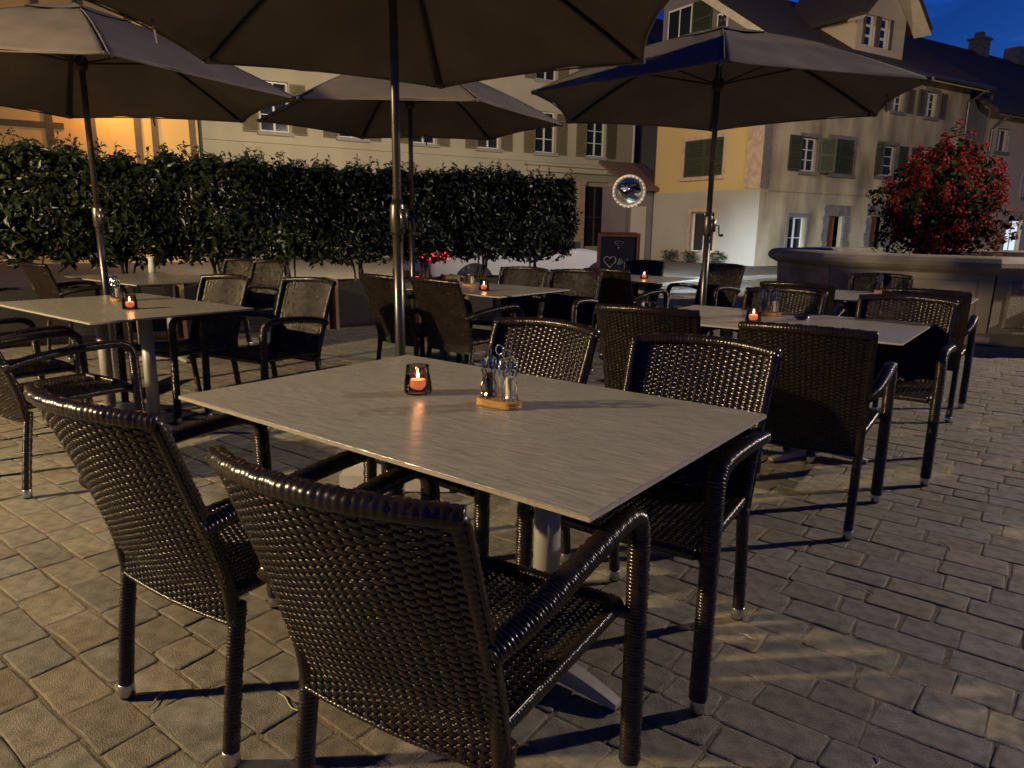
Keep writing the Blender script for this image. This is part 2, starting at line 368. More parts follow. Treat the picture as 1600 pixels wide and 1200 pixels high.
def slab(root, name, pts, th, m):
    """roof plane from 4 corner points with thickness"""
    p = [np.array(k, float) for k in pts]; n = np.cross(p[1] - p[0], p[3] - p[0]); n /= np.linalg.norm(n)
    if n[2] < 0: n = -n
    return MB().add(p + [k - n * th for k in p], [(0, 1, 2, 3), (7, 6, 5, 4), (0, 4, 5, 1), (1, 5, 6, 2), (2, 6, 7, 3), (3, 7, 4, 0)]).build(name, m, root)
def roof_tiles(root, parent, p0, along, up, na, nu, wa, wu, m):
    """courses of tiles lying on a roof plane, joined (far too small to pick apart)"""
    mb = MB(); al = np.array(along, float); u = np.array(up, float); nn = np.cross(al, u); nn /= np.linalg.norm(nn)
    if nn[2] < 0: nn = -nn
    for j in range(nu):
        b = np.array(p0) + u * wu * j
        mb.add([b + nn * .012, b + al * wa * na + nn * .012, b + al * wa * na + u * wu * 1.02 + nn * .001, b + u * wu * 1.02 + nn * .001, b - nn * .02, b + al * wa * na - nn * .02], [(0, 1, 2, 3), (4, 5, 1, 0)])
    o = mb.build('roof_tiles', m, parent); o['kind'] = 'stuff'; return o

# --- pale long house across the street
pale = tag(empty('pale_town_house', S(3.78, 27.19, .04), E_ANG), 'long pale plastered town house with olive shutters behind the clipped hedge', 'house')
L_ = 19.1; F1 = Facade(pale, (0, 0, 0), (1, 0, 0), (0, -1, 0))
wins = [2.61, 5.43, 8.35, 11.29, 14.10, 16.85]
ops = [(c - .52, c + .52, 4.42, 6.12) for c in wins] + [(c - .52, c + .52, 7.4, 8.8) for c in wins] + [(c - .5, c + .5, .9, 2.6) for c in wins[:4]] + [(16.32, 17.68, .40, 3.1), (13.7, 15.85, .40, 3.1), (18.12, 18.85, .40, 3.1)]
F1.wall('wall', 0, L_, 0, 9.6, ops, M_pale)
for i, c in enumerate(wins):
    F1.window(c - .52, c + .52, 4.42, 6.12, sill=M_pink if False else M_kerb, curtain=(i in (0, 3, 4)), bars=2)
    F1.window(c - .52, c + .52, 7.4, 8.8, sill=M_kerb, bars=2)
    for sg in (-1, 1):
        F1.shutter(c + sg * .56, c + sg * 1.12, 4.36, 6.08, M_olive, out=.02); F1.shutter(c + sg * .56, c + sg * 1.12, 7.36, 8.83, M_olive, out=.02)
for c in wins[:4]: F1.window(c - .5, c + .5, .9, 2.6, sill=M_kerb)
for a0, a1 in ((16.32, 17.68), (13.7, 15.85), (18.12, 18.85)): F1.window(a0, a1, .35, 3.1, leaves=2 if a1 - a0 > 1 else 1, bars=1, frame=M_timber)
m = MB(); F1.box(m, 13.1, 18.75, 3.62, 3.86, 0, .22); F1.box(m, 13.0, 18.82, 3.86, 3.98, 0, .34); F1.box(m, 13.2, 18.7, 3.30, 3.62, 0, .10); m.build('shop_cornice', M_pink if False else M_pale, pale)
for a in (13.4, 16.08, 17.9):
    m = MB(); F1.box(m, a - .16, a + .16, .25, 3.30, 0, .14); F1.box(m, a - .22, a + .22, 0, .25, 0, .2); F1.box(m, a - .21, a + .21, 3.12, 3.297, 0, .19); m.build('pilaster', M_pink, pale)
m = MB(); F1.box(m, 0, L_, 4.02, 4.10, 0, .05); m.build('string_course', M_pale, pale)
for a in (.1, L_ - .12): MB().tube([F1.at(a, .1, .09), F1.at(a, 9.4, .09)], .05, 8).build('drainpipe', M_lead if a < 1 else M_frame, pale)
m = MB().add([(L_, 0, 0), (L_, 8, 0), (L_, 8, 9.6), (L_, 0, 9.6), (0, 0, 0), (0, 8, 0), (0, 8, 9.6), (0, 0, 9.6)], [(0, 1, 2, 3), (7, 6, 5, 4), (1, 5, 6, 2)]); m.build('side_wall', M_pale, pale)
slab(pale, 'roof', [(-.3, -.7, 9.35), (L_ + .3, -.7, 9.35), (L_ + .3, 4, 13), (-.3, 4, 13)], .2, M_tile); slab(pale, 'roof', [(-.3, 8.7, 9.35), (L_ + .3, 8.7, 9.35), (L_ + .3, 4, 13), (-.3, 4, 13)], .2, M_tile)

# --- ochre half-lit house to its left, with a wall lantern (the lantern hangs behind the left parasol)
och = tag(empty('ochre_house', S(-5.1, 25.0, .04), E_ANG), 'ochre house with dark timber posts glowing in orange lantern light', 'house')
F2 = Facade(och, (0, 0, 0), (1, 0, 0), (0, -1, 0)); ow = (1.0, 3.3, 5.95)
ops = [(a, a + .85, 4.5, 6.0) for a in ow] + [(a, a + .9, .9, 2.5) for a in ow]
F2.wall('wall', 0, 8.6, 0, 9, ops, M_ochre)
for a in ow: F2.window(a, a + .85, 4.5, 6.0, sill=M_timber, frame=M_timber); F2.window(a, a + .9, .9, 2.5, sill=M_timber, frame=M_timber)
for a in (.12, 2.55, 4.7, 5.76, 6.94, 7.40, 8.45):
    m = MB(); F2.box(m, a - .09, a + .09, .3, 8.8, 0, .06); m.build('timber_post', M_timber, och)
for z in (3.9, 6.6):
    m = MB(); F2.box(m, 2.7, 5.05, z - .12, z + .05, 0, .055); m.build('timber_beam', M_timber, och)
slab(och, 'roof', [(-.3, -.8, 8.7), (8.8, -.8, 8.7), (8.8, 4, 12.5), (-.3, 4, 12.5)], .2, M_tile)
# --- unlit house at the far left
dk = tag(empty('dark_house', S(-15.5, 24.6, .04), E_ANG), 'unlit lilac-grey house at the left edge behind the hedge', 'house')
F3 = Facade(dk, (0, 0, 0), (1, 0, 0), (0, -1, 0)); dw = [1.2 + i * 2.0 for i in range(4)]
F3.wall('wall', 0, 9.7, 0, 9, [(a, a + 1, z, z + 1.6) for a in dw for z in (1, 4.3)], M_lilac)
for a in dw:
    for z in (1, 4.3):
        F3.window(a, a + 1, z, z + 1.6, sill=M_darkstone)
        for sg in ((a - .02, a - .5), (a + 1.02, a + 1.5)): F3.shutter(sg[0], sg[1], z, z + 1.6, M_timber, out=.02)
slab(dk, 'roof', [(-.3, -.8, 8.7), (9.9, -.8, 8.7), (9.9, 4, 12.5), (-.3, 4, 12.5)], .2, M_tile)

# --- corner house: yellow gable and stained beige street front
ch = tag(empty('corner_house', S(20.02, 17.12, .04), E_ANG), 'corner house with yellow gable wall, stained beige front and green shutters', 'house')
CL, CD, RY, RZ, EZ = 12.15, 5.3, 4.68, 10.55, 7.45
FG = Facade(ch, (0, 0, 0), (0, 1, 0), (-1, 0, 0)); FR = Facade(ch, (0, 0, 0), (1, 0, 0), (0, -1, 0))
g_low = (1.97, 3.18, .40, 1.87); g_up = (1.77, 3.72, 3.14, 4.45); g_t1 = (2.0, 2.5, 7.75, 8.6); g_t2 = (3.75, 5.0, 8.0, 9.25); g_m1 = (1.3, 2.3, 5.5, 6.7); g_m2 = (3.3, 4.3, 5.5, 6.7)
FG.wall('gable_wall', 0, CD, 2.60, EZ, [g_up, g_m1, g_m2], M_yellow)
m = MB(); m.add([FG.at(0, EZ), FG.at(CD, EZ), FG.at(CD, RZ - .5), FG.at(RY, RZ - .12)], [(0, 1, 2, 3)]); m.build('gable_peak', M_lilac, ch)  # dark plaster puts the shade behind the verge into the peak's colour
FG.wall('gable_base', 0, CD, 0, 2.60, [g_low], M_grey)
FG.window(*g_low, surround=M_pink, sill=M_pink, bars=0, leaves=2); FG.window(*g_up, bars=2, surround=M_pink, sill=M_pink)
for g in (g_m1, g_m2): FG.window(*g, sill=M_pink)
FG.shutter(g_up[0], (g_up[0] + g_up[1]) / 2 - .01, g_up[2], g_up[3], M_green, out=-.04); FG.shutter((g_up[0] + g_up[1]) / 2 + .01, g_up[1], g_up[2], g_up[3], M_green, out=-.04)
for g in (g_t1, g_t2):
    p = MB(); FG.box(p, g[0], g[1], g[2], g[3], -.02, .03); w = p.build('window', M_frame, ch)
    for q in (0, 1):
        x0 = g[0] + .06 + q * (g[1] - g[0] - .06) / 2; p = MB(); FG.box(p, x0, x0 + (g[1] - g[0]) / 2 - .09, g[2] + .07, g[3] - .07, .03, .034); p.build('pane', M_pane, w)
FG.shutter(3.7, 2.75, 8.0, 9.25, M_green, out=.03)
m = MB(); FG.box(m, 0, .70, 2.62, EZ - .1, 0, .03); m.build('corner_pilaster', M_pink, ch)
m = MB(); FR.box(m, -.03, .36, 2.62, EZ - .15, 0, .035); m.build('corner_pilaster', M_darkstone, ch)
w1 = (1.92, 2.80, 3.28, 4.42); w2 = (3.45, 4.88, 3.28, 4.48); w3 = (6.32, 7.52, 3.34, 4.46); w4 = (9.2, 10.2, 3.34, 4.46)
t1 = (6.85, 7.60, 5.72, 6.55); t2 = (9.08, 9.85, 5.70, 6.62); t3 = (4.4, 5.2, 5.7, 6.6); t4 = (2.0, 2.8, 5.7, 6.6)
d1 = (1.60, 2.55, .25, 1.70); d2 = (3.77, 4.68, 0, 1.77); d3 = (6.36, 7.30, 0, 1.80); d4 = (9.6, 10.6, .3, 1.7)
FR.wall('front_wall', 0, CL, 0, EZ, [w1, w2, w3, w4, t1, t2, t3, t4, d1, d2, d3, d4], M_beige)
m = MB(); FR.box(m, .37, CL, 2.55, 2.63, 0, .045); m.build('string_course', M_beige, ch)
for q in (w1, w2, w3, w4, t1, t2, t3, t4): FR.window(*q, sill=M_darkstone, surround=M_darkstone, curtain=(q in (w1, w3)), bars=2)
FR.window(*d1, surround=M_darkstone, sill=M_darkstone, bars=1, curtain=True); FR.window(*d4, surround=M_darkstone, sill=M_darkstone, bars=1)
FR.shutter(w1[0] - .02, w1[0] - .68, 3.26, 4.44, M_green, out=.03); FR.shutter(w1[1] + .06, w1[1] + .60, 3.26, 4.44, M_green, swing=R(42))
FR.shutter(w2[0], (w2[0] + w2[1]) / 2 - .02, w2[2], w2[3], M_green, out=-.05); FR.shutter((w2[0] + w2[1]) / 2 + .02, w2[1], w2[2], w2[3], M_green, out=-.05)
for q in (w3, w4, t1, t2, t3, t4):
    wd_ = .56 if q[2] < 5 else .46
    FR.shutter(q[0] - .14, q[0] - .14 - wd_, q[2] - .02, q[3] + .02, M_green if q[2] < 5 else M_timber, swing=R(60) if q is w3 else 0.); FR.shutter(q[1] + .14, q[1] + .14 + wd_, q[2] - .02, q[3] + .02, M_green if q[2] < 5 else M_timber)
for q in (d2, d3):
    m = MB(); FR.box(m, q[0] + .04, q[0] + (q[1] - q[0]) * .55, 0, q[3] - .03, -.12, -.08); m.build('door', M_door, ch)
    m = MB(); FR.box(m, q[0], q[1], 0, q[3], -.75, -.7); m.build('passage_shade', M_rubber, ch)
    ar = empty('door_surround'); ar.parent = ch
    for k in range(6):                                          # rough stone blocks up both jambs
        for a0, a1 in ((q[0] - .3 - .05 * (k % 2), q[0]), (q[1], q[1] + .3 + .05 * ((k + 1) % 2))):
            b = MB(); FR.box(b, a0, a1, k * .294 + .006, k * .294 + .287, -.04, .035 + .01 * (k % 3)); b.build('block', M_darkstone, ar)
    nb = 6; w_ = (q[1] - q[0] + .6) / nb
    for k in range(nb):
        b = MB(); FR.box(b, q[0] - .3 + k * w_ + .006, q[0] - .3 + (k + 1) * w_ - .006, q[3] + .015, q[3] + .39, -.04, .04 + .01 * (k % 2)); b.build('block', M_darkstone, ar)
m = MB().add([(CL, 0, 0), (CL, CD, 0), (CL, CD, EZ), (CL, CD, RZ - .5), (CL, RY, RZ - .12), (CL, 0, EZ), (0, CD, 0), (0, CD, RZ - .5)], [(0, 1, 2, 3, 4, 5), (1, 6, 7, 3)]); m.build('rear_wall', M_beige, ch)
SL = (RZ - .02 - EZ) / RY; e0 = EZ + .02 - .75 * SL
rf = slab(ch, 'roof', [(-.45, -.75, e0), (CL + .2, -.75, e0), (CL + .2, RY, RZ), (-.45, RY, RZ)], .14, M_tile)
slab(ch, 'roof', [(-.45, CD + .5, RZ - .75), (CL + .2, CD + .5, RZ - .75), (CL + .2, RY, RZ), (-.45, RY, RZ)], .14, M_tile)
uu = np.array((0, RY + .75, RZ - e0)); ul = np.linalg.norm(uu); roof_tiles(ch, rf, (-.44, -.75, e0 + .01), (1, 0, 0), uu / ul, 64, int(ul / .2), .2, .2, M_tile)
slab(ch, 'soffit', [(-.3, -.70, e0 - .15), (CL + .1, -.70, e0 - .15), (CL + .1, .02, EZ - .16), (-.3, .02, EZ - .16)], .03, M_soffit)
a, b = (-.46, -.78, e0), (-.46, RY, RZ + .03)
MB().add([a, b, (b[0], b[1], b[2] - .36), (a[0], a[1], a[2] - .22), (a[0] - .05, a[1], a[2]), (b[0] - .05, b[1], b[2]), (b[0] - .05, b[1], b[2] - .36), (a[0] - .05, a[1], a[2] - .22)], [(0, 1, 2, 3), (7, 6, 5, 4), (0, 4, 5, 1), (3, 2, 6, 7), (0, 3, 7, 4), (1, 5, 6, 2)]).build('bargeboard', M_soffit, ch)
MB().tube([(-.4, -.80, e0 - .04), (CL + .2, -.80, e0 - .04)], .07, 8).build('gutter', M_lead, ch)
MB().tube([(CL - .15, -.80, e0 - .08), (CL - .15, -.09, e0 - .5), (CL - .15, -.09, .1)], .05, 8).build('drainpipe', M_lead, ch)
# dormer
dm = empty('dormer', (4.42, .12, EZ - .15)); dm.parent = ch; DW, DH = 2.9, 1.85
FD = Facade(dm, (0, 0, 0), (1, 0, 0), (0, -1, 0)); o1_, o2_ = (.46, 1.06, .50, 1.52), (1.34, 1.94, .50, 1.52)
FD.wall('dormer_wall', 0, DW, 0, DH, [o1_, o2_], M_far, top=[(0, DH), (DW, DH), (DW / 2, DH + 1.3)])
MB().add([(0, 0, 0), (0, 3.2, 0), (0, 3.2, DH), (0, 0, DH), (DW, 0, 0), (DW, 3.2, 0), (DW, 3.2, DH), (DW, 0, DH)], [(3, 2, 1, 0), (4, 5, 6, 7)]).build('dormer_cheek', M_far, dm)
for q in (o1_, o2_):
    fr = MB(); FD.box(fr, q[0], q[1], q[2], q[3], -.14, -.10); fr.build('dormer_window', M_frame, dm)
    for j in range(3):
        p = MB(); hz = (q[3] - q[2]) / 3; FD.box(p, q[0] + .17, q[1] - .17, q[2] + j * hz + .05, q[2] + (j + 1) * hz - .04, -.099, -.094); p.build('dormer_pane', M_pane, dm)
    for a0, a1 in ((q[0] - .01, q[0] - .12), (q[1] + .01, q[1] + .14)):
        sh_ = MB(); FD.box(sh_, min(a0, a1), max(a0, a1), q[2], q[3], .0, .05); sh_.build('dormer_shutter', M_timber, dm)
for sg in (0, 1):
    x0 = -.6 if sg == 0 else DW + .6
    slab(dm, 'dormer_roof', [(x0, -.7, DH - .55), (x0, 3.4, DH - .55), (DW / 2, 3.4, DH + 1.42), (DW / 2, -.7, DH + 1.42)], .14, M_tile)
    slab(dm, 'dormer_soffit', [(x0, -.66, DH - .74), (x0, -.02, DH - .74), (DW / 2, -.02, DH + 1.24), (DW / 2, -.66, DH + 1.24)], .03, M_soffit)
# --- cream house further down the street
fh = tag(empty('cream_house', S(33.0, 17.12, .04), E_ANG), 'cream house at the right edge with a lit shop window', 'house')
FF = Facade(fh, (0, 0, 0), (1, 0, 0), (0, -1, 0)); fw = (1.75, 4.6, 7.4, 10)
ops = [(a, a + 1.0, z, z + .95) for a in fw for z in (2.9, 4.75)] + [(3.8, 5.2, .35, 1.85), (7, 9, .3, 1.9)]
FF.wall('wall', .95, 14, 0, 6.5, ops, M_far)
m = MB(); m.add([FF.at(-.9, 0, -.5), FF.at(.95, 0, -.5), FF.at(.95, 7.4, -.5), FF.at(-.9, 7.4, -.5), FF.at(.95, 0, 0), FF.at(.95, 7.0, 0)], [(0, 1, 2, 3), (1, 4, 5, 2)]); m.build('recessed_wall', M_lilac, fh)
for a in fw:
    for z in (2.9, 4.75): FF.window(a, a + 1.0, z, z + .95, sill=M_darkstone, surround=M_grey, bars=0)
for a0, a1, z0_, z1_ in ((3.8, 5.2, .35, 1.85), (7, 9, .3, 1.9)):
    w = FF.window(a0, a1, z0_, z1_, bars=0, leaves=2, pane=M_litglass)
m = MB(); FF.box(m, .95, 14, 2.2, 2.32, 0, .06); m.build('string_course', M_far, fh)
slab(fh, 'roof', [(.3, -.7, 6.2), (14.4, -.7, 6.2), (14.4, 4.6, 10.4), (.3, 4.6, 10.4)], .18, M_tile); slab(fh, 'roof', [(-1.2, -.4, 7.0), (.5, -.4, 7.0), (.5, 4.6, 10.4), (-1.2, 4.6, 10.4)], .18, M_tile)
slab(fh, 'soffit', [(.4, -.62, 6.1), (14.2, -.62, 6.1), (14.2, .0, 6.5), (.4, .0, 6.5)], .03, M_soffit)
MB().tube([(1.1, -.75, 6.1), (1.1, -.1, 5.6), (1.1, -.1, .1)], .05, 8).build('drainpipe', M_lead, fh)
MB().box((8.0, 4.6, 10.5), (.75, .7, .9)).box((8.0, 4.6, 11.0), (.9, .85, .1)).box((7.9, 4.6, 11.15), (.35, .35, .35)).build('chimney', M_darkstone, fh)
MB().box((12.0, 4.6, 10.6), (1.4, .8, .9)).build('chimney', M_darkstone, fh)
# --- small lean-to in the gap
lt = tag(empty('lean_to_shed', S(18.95, 22.5, .04), E_ANG), 'low lean-to shed with tiled roof in the gap beside the yellow gable', 'shed')
MB().box((.95, .95, 1.45), (1.9, 1.9, 2.9)).build('wall', M_lilac, lt)
MB().box((.35, -.03, 1.05), (.75, .05, 2.1)).build('door', M_grey, lt)
slab(lt, 'roof', [(-.25, -.4, 2.80), (2.15, -.4, 2.80), (2.15, 1.9, 3.95), (-.25, 1.9, 3.95)], .12, mat('old_red_tile', (.15, .085, .05), .85, var=.5, scale=12, bump=.6, bscale=40))
bk = tag(empty('alley_house', S(23.0, 27.9, .04), E_ANG), 'dark narrow house closing the gap between the pale house and the yellow gable', 'house')
MB().box((3, 3, 5), (6, 6, 10)).build('wall', M_lilac, bk)
slab(bk, 'roof', [(-.3, -.4, 9.8), (6.2, -.4, 9.8), (6.2, 3, 12), (-.3, 3, 12)], .2, M_tile)
# ------------------------------------------------------------------ wicker armchair
def path(pts, step):
    """Catmull-Rom through pts, resampled to an even step"""
    p = np.array(pts, float); q = np.vstack([2 * p[0] - p[1], p, 2 * p[-1] - p[-2]]); out = []
    for i in range(1, len(q) - 2):
        for t in np.linspace(0, 1, 24, endpoint=False):
            a, b, c, d = q[i - 1], q[i], q[i + 1], q[i + 2]
            out.append(.5 * ((2 * b) + (c - a) * t + (2 * a - 5 * b + 4 * c - d) * t * t + (-a + 3 * b - 3 * c + d) * t ** 3))
    out.append(p[-1]); out = np.array(out); s = np.r_[0, np.cumsum(np.linalg.norm(np.diff(out, axis=0), axis=1))]
    n = max(3, int(s[-1] / step)); t = np.linspace(0, s[-1], n)
    return np.c_[[np.interp(t, s, out[:, k]) for k in range(3)]].T
def wrapped(mb, pts, r, flat=1.0, upv=None, pitch=.0085, n=14, weave=True, groove=.10):
    """tube wound with resin strand: every wrap a ridge, with a woven band along the top"""
    P = path(pts, pitch / 4); radii = []
    for i in range(len(P)):
        w, k = divmod(i, 4); base = r * (1 - groove, 1.0, 1 + groove * .4, 1 + groove * .1)[k]
        rr = np.full(n, base)
        if weave:
            for j in (0, 1, 2, n - 1, n - 2):
                rr[j] *= 1.09 if (w // 2 + j) % 2 else .97
        radii.append(rr)
    mb.tube(P, r, n, radii=radii, flat=flat, upv=upv)
BZ0, BZ1 = .375, .855
def back_y(z): return float(np.interp(z, [0, .40, .60, .865], [-.262, -.232, -.290, -.385]))
def back_pt(s, z, off=0.):
    hw = float(np.interp(z, [.35, .865], [.226, .243])); bow = .012 + .052 * max(0., z - .35) / .5
    return np.array((s * hw, back_y(z) - bow * (1 - s * s) + off, z + .012 * (1 - s * s) * (z - .37) / .5))
def weave_panel(f, u0, u1, rows, v0, v1, cols, amp, th, phase=0):
    """flat strands (along u) passing over and under stakes; f(u, v, off) gives the point"""
    mb = MB(); dv = (v1 - v0) / rows; per = 8; nu = cols * per + 1; U = np.linspace(u0, u1, nu)
    sec = ((-.60, 0), (-.45, .9), (.45, .9), (.60, 0), (.45, -.9), (-.45, -.9))
    for r in range(rows):
        vc = v0 + (r + .5) * dv; sg = 1 if (r + phase) % 2 else -1; rings = []
        for i, u in enumerate(U):
            w = math.cos(math.pi * i / per + math.pi / 2 * 0) ; w = math.copysign(abs(w) ** .38, w)
            off = sg * amp * w
            rings.append([f(u, vc + a * dv * 1.02, off + b * th) for a, b in sec])
        mb.grid(np.array(rings), closev=True)
    for c in range(cols + 1):                                  # the upright stakes
        u = u0 + (u1 - u0) * c / cols; hw = .0042
        rings = [[f(u + a, v, b) for a, b in ((-hw, -.0012), (hw, -.0012), (hw, .0012), (-hw, .0012))] for v in np.linspace(v0, v1, 12)]
        mb.grid(np.array(rings), closev=True)
    return mb
def make_chair():
    c = empty('wicker_armchair')
    # back: wound frame and woven panel
    f = MB(); z = np.linspace(.345, .83, 5)
    for sg in (-1, 1): wrapped(f, [back_pt(sg * .97, k, .013) for k in z] + [back_pt(sg * .95, .855, .010)], .0165, pitch=.012, groove=.06, weave=True, n=12)
    wrapped(f, [back_pt(s_, .858, .006) for s_ in np.linspace(-1.02, 1.02, 9)], .0180, flat=1.0, pitch=.013, groove=.045, n=12, upv=(0, 0, 1), weave=True)
    wrapped(f, [back_pt(s_, .350) for s_ in np.linspace(-1, 1, 7)], .0055, pitch=.010, n=8, weave=False)
    b = f.build('backrest', M_wicker, c, smooth=True)
    def fb(u, v, off): return back_pt(u / .228, v, off)
    w = weave_panel(fb, -.236, .236, 66, .348, .852, 23, .0030, .0011).build('woven_strands', M_wicker, b, smooth=True); w['kind'] = 'stuff'
    # seat
    st = MB()
    for sg in (-1, 1): wrapped(st, [(sg * .212, -.235, .418), (sg * .228, 0, .428), (sg * .236, .2, .430), (sg * .236, .245, .428)], .0155, n=12)
    wrapped(st, [(-.236, .248, .428), (0, .262, .430), (.236, .248, .428)], .016, pitch=.0085, n=12)
    sd = st.build('seat', M_wicker, c, smooth=True)
    def fs(u, v, off): return np.array((u * (1 + .045 * (v + .22) / .47), v, .436 + off - .012 * (1 - (u / .225) ** 2)))
    w = weave_panel(fs, -.222, .222, 58, -.225, .246, 22, .0030, .0011).build('woven_strands', M_wicker, sd, smooth=True); w['kind'] = 'stuff'
    cap = MB().lathe([(.0185, 0.006), (.0205, .008), (.0205, .040), (.019, .042)], n=16).mesh('foot_cap', M_alu, True)
    pad = MB().lathe([(.017, 0.0), (.018, .001), (.018, .007)], n=14).mesh('rubber_pad', M_rubber, True)
    for sg in (-1, 1):
        r_ = MB(); wrapped(r_, [(sg * .222, -.262, .038), (sg * .223, -.240, .22), (sg * .222, -.214, .395)], .0195, upv=(sg, 0, 0), flat=.92)
        o = r_.build('leg', M_wicker, c, smooth=True)
        for me in (cap, pad): put(me.name.split('.')[0], me, o, (sg * .222, -.262, 0))
        r_ = MB(); wrapped(r_, [(sg * .275, .262, .038), (sg * .275, .257, .30), (sg * .274, .250, .595)], .0225, upv=(sg, 0, 0), flat=1.05)
        o = r_.build('leg', M_wicker, c, smooth=True)
        for me in (cap, pad): put(me.name.split('.')[0], me, o, (sg * .275, .262, 0))
        r_ = MB(); wrapped(r_, [(sg * .274, .250, .590), (sg * .273, .238, .632), (sg * .273, .205, .656), (sg * .273, .14, .664), (sg * .272, -.02, .658), (sg * .266, -.17, .640), (sg * .252, -.245, .622), (sg * .236, -.292, .606)], .0245, upv=(0, 1, 0), flat=.80)
        r_.build('armrest', M_wicker, c, smooth=True)
        r_ = MB(); wrapped(r_, [(sg * .236, .225, .425), (sg * .256, .242, .418), (sg * .272, .256, .405)], .0145, n=10); r_.build('stretcher', M_wicker, c, smooth=True)
    return c
# (x, y, heading of the row it belongs to, faces away from the camera?, label)
G_M, G_L, G_R, G_C, G_B = 'chairs at the large front table', 'chairs at the left table', 'chairs at the right table', 'chairs at the middle table', 'chairs at the back tables'
CHAIRS = [
 (-.088, 1.325, -30, 1, 'brown wicker armchair seen from behind, nearest to the viewer at the front table', G_M),
 (-.685, 1.768, -33, 1, 'brown wicker armchair seen from behind, left of the nearest chair', G_M),
 (-.128, 2.430, -41, 0, 'wicker armchair with glinting backrest, directly behind the salt and pepper mills', G_M),
 (.414, 2.007, -34, 0, 'wicker armchair with glinting backrest at the right corner of the front table', G_M),
 (1.335, 3.06, -32, 1, 'wicker armchair with its back to the viewer at the near corner of the right table', G_R),
 (.805, 3.68, -28, 1, 'wicker armchair turned away, partly hidden behind the glinting chairs of the front table', G_R),
 (2.01, 3.75, -37, 0, 'dark wicker armchair facing the viewer, pushed under the right corner of the right table', G_R),
 (1.48, 4.18, -37, 0, 'wicker armchair facing the viewer behind the mills on the right table', G_R),
 (2.877, 4.93, -34, 1, 'dark wicker armchair turned away at the table beside the fountain, rightmost of all chairs', G_R),
 (2.21, 5.43, -30, 1, 'wicker armchair turned away at the table beside the fountain, left one of the two', G_R),
 (3.0, 5.95, -33, 0, 'dim wicker armchair facing the viewer directly against the fountain wall', G_R),
 (-2.205, 4.68, -30, 0, 'wicker armchair facing the viewer across the left table, nearer the parasol pole', G_L),
 (-1.585, 4.52, -31, 0, 'wicker armchair facing the viewer at the right end of the left table', G_L),
 (-2.236, 3.395, -35, 1, 'wicker armchair cut by the left picture edge, drawn out from the left table', G_L),
 (-2.80, 3.86, -36, 1, 'wicker armchair of which mainly one armrest shows at the left picture edge', G_L),
 (-4.0, 6.62, -36, 1, 'wicker armchair seen sideways in front of the black planter at far left', G_B),
 (-3.08, 7.22, -34, 0, 'dark wicker armchair under the hedge, left of a close pair', G_B),
 (-2.68, 6.95, -34, 0, 'dark wicker armchair under the hedge, right of a close pair', G_B),
 (-.74, 5.62, -42, 1, 'wicker armchair turned away, crossed by the front parasol pole', G_C),
 (-.31, 5.31, -42, 1, 'wicker armchair turned away just right of the front parasol pole', G_C),
 (-.10, 6.25, -31, 0, 'wicker armchair facing the viewer behind the candle of the middle table', G_C),
 (.36, 5.93, -29, 0, 'wicker armchair facing the viewer at the right end of the middle table', G_C),
 (1.10, 6.85, -42, 1, 'very dark wicker armchair turned away below the chalkboard', G_B),
 (2.0, 7.5, -45, 0, 'wicker armchair at the back table beside the right parasol pole', G_B),
 (1.33, 8.02, -28, 0, 'dim wicker armchair facing the viewer behind the candle of the back table', G_B),
]
proto = make_chair()
for i, (x, y, a, away, label, g) in enumerate(CHAIRS):
    o = proto if i == 0 else copy_tree(proto)
    o.location = (x, y, .002); o.rotation_euler = (0, 0, R(a if away else a + 180)); tag(o, label, 'chair', g)

# ------------------------------------------------------------------ tables
TL, TW, TH = 1.41, .925, .74
def make_table():
    t = empty('bistro_table')
    top = MB().box((0, 0, TH - .006), (TL, TW, .011)).build('table_top', M_top, t); bevel(top, .002)
    ed = MB(); zz = TH - .007
    for sx in (-1, 1): ed.box((sx * (TL / 2 + .0008), 0, zz), (.0016, TW + .003, .008)); ed.box((0, sx * (TW / 2 + .0008), zz), (TL - .001, .0016, .008))
    ed.build('edge_band', M_edge, top)
    for sx in (-1, 1):
        x = sx * .30
        MB().lathe([(.036, .03), (.036, .70)], (x, 0, 0), 20).build('column', M_column, t, smooth=False).data.polygons.foreach_set('use_smooth', [True] * 20 + [False] * 2)
        m = MB().box((x, 0, .714), (.10, .56, .026)); m.box((x, 0, .703), (.16, .16, .018)); m.build('bracket', M_column, t)
        for ang in ((60, -60, 180) if sx < 0 else (0, 120, -120)):
            a = R(ang); d = np.array((math.cos(a), math.sin(a), 0)); nrm = np.array((-d[1], d[0], 0)); L = .34 if abs(math.cos(a)) < .9 else .22
            rows = []
            for s_ in np.linspace(0, 1, 7):
                p = np.array((x, 0, 0)) + d * (.02 + s_ * L); w = .030 - .010 * s_; h1 = .075 - .050 * s_ ** 1.6; h0 = max(.012, .030 - .02 * s_)
                rows.append([p - nrm * w + (0, 0, h0), p + nrm * w + (0, 0, h0), p + nrm * w * .8 + (0, 0, h1), p - nrm * w * .8 + (0, 0, h1)])
            m = MB(); m.grid(np.array(rows), closev=True); k = m.n - 4; m.f.append((k, k + 1, k + 2, k + 3)); m.m.append(0)
            ft = m.build('foot', M_column, t); e_ = np.array((x, 0, 0)) + d * (.0 + L)
            MB().lathe([(.016, 0), (.018, .002), (.018, .014)], tuple(e_), 12).build('foot_pad', M_rubber, ft)
    return t
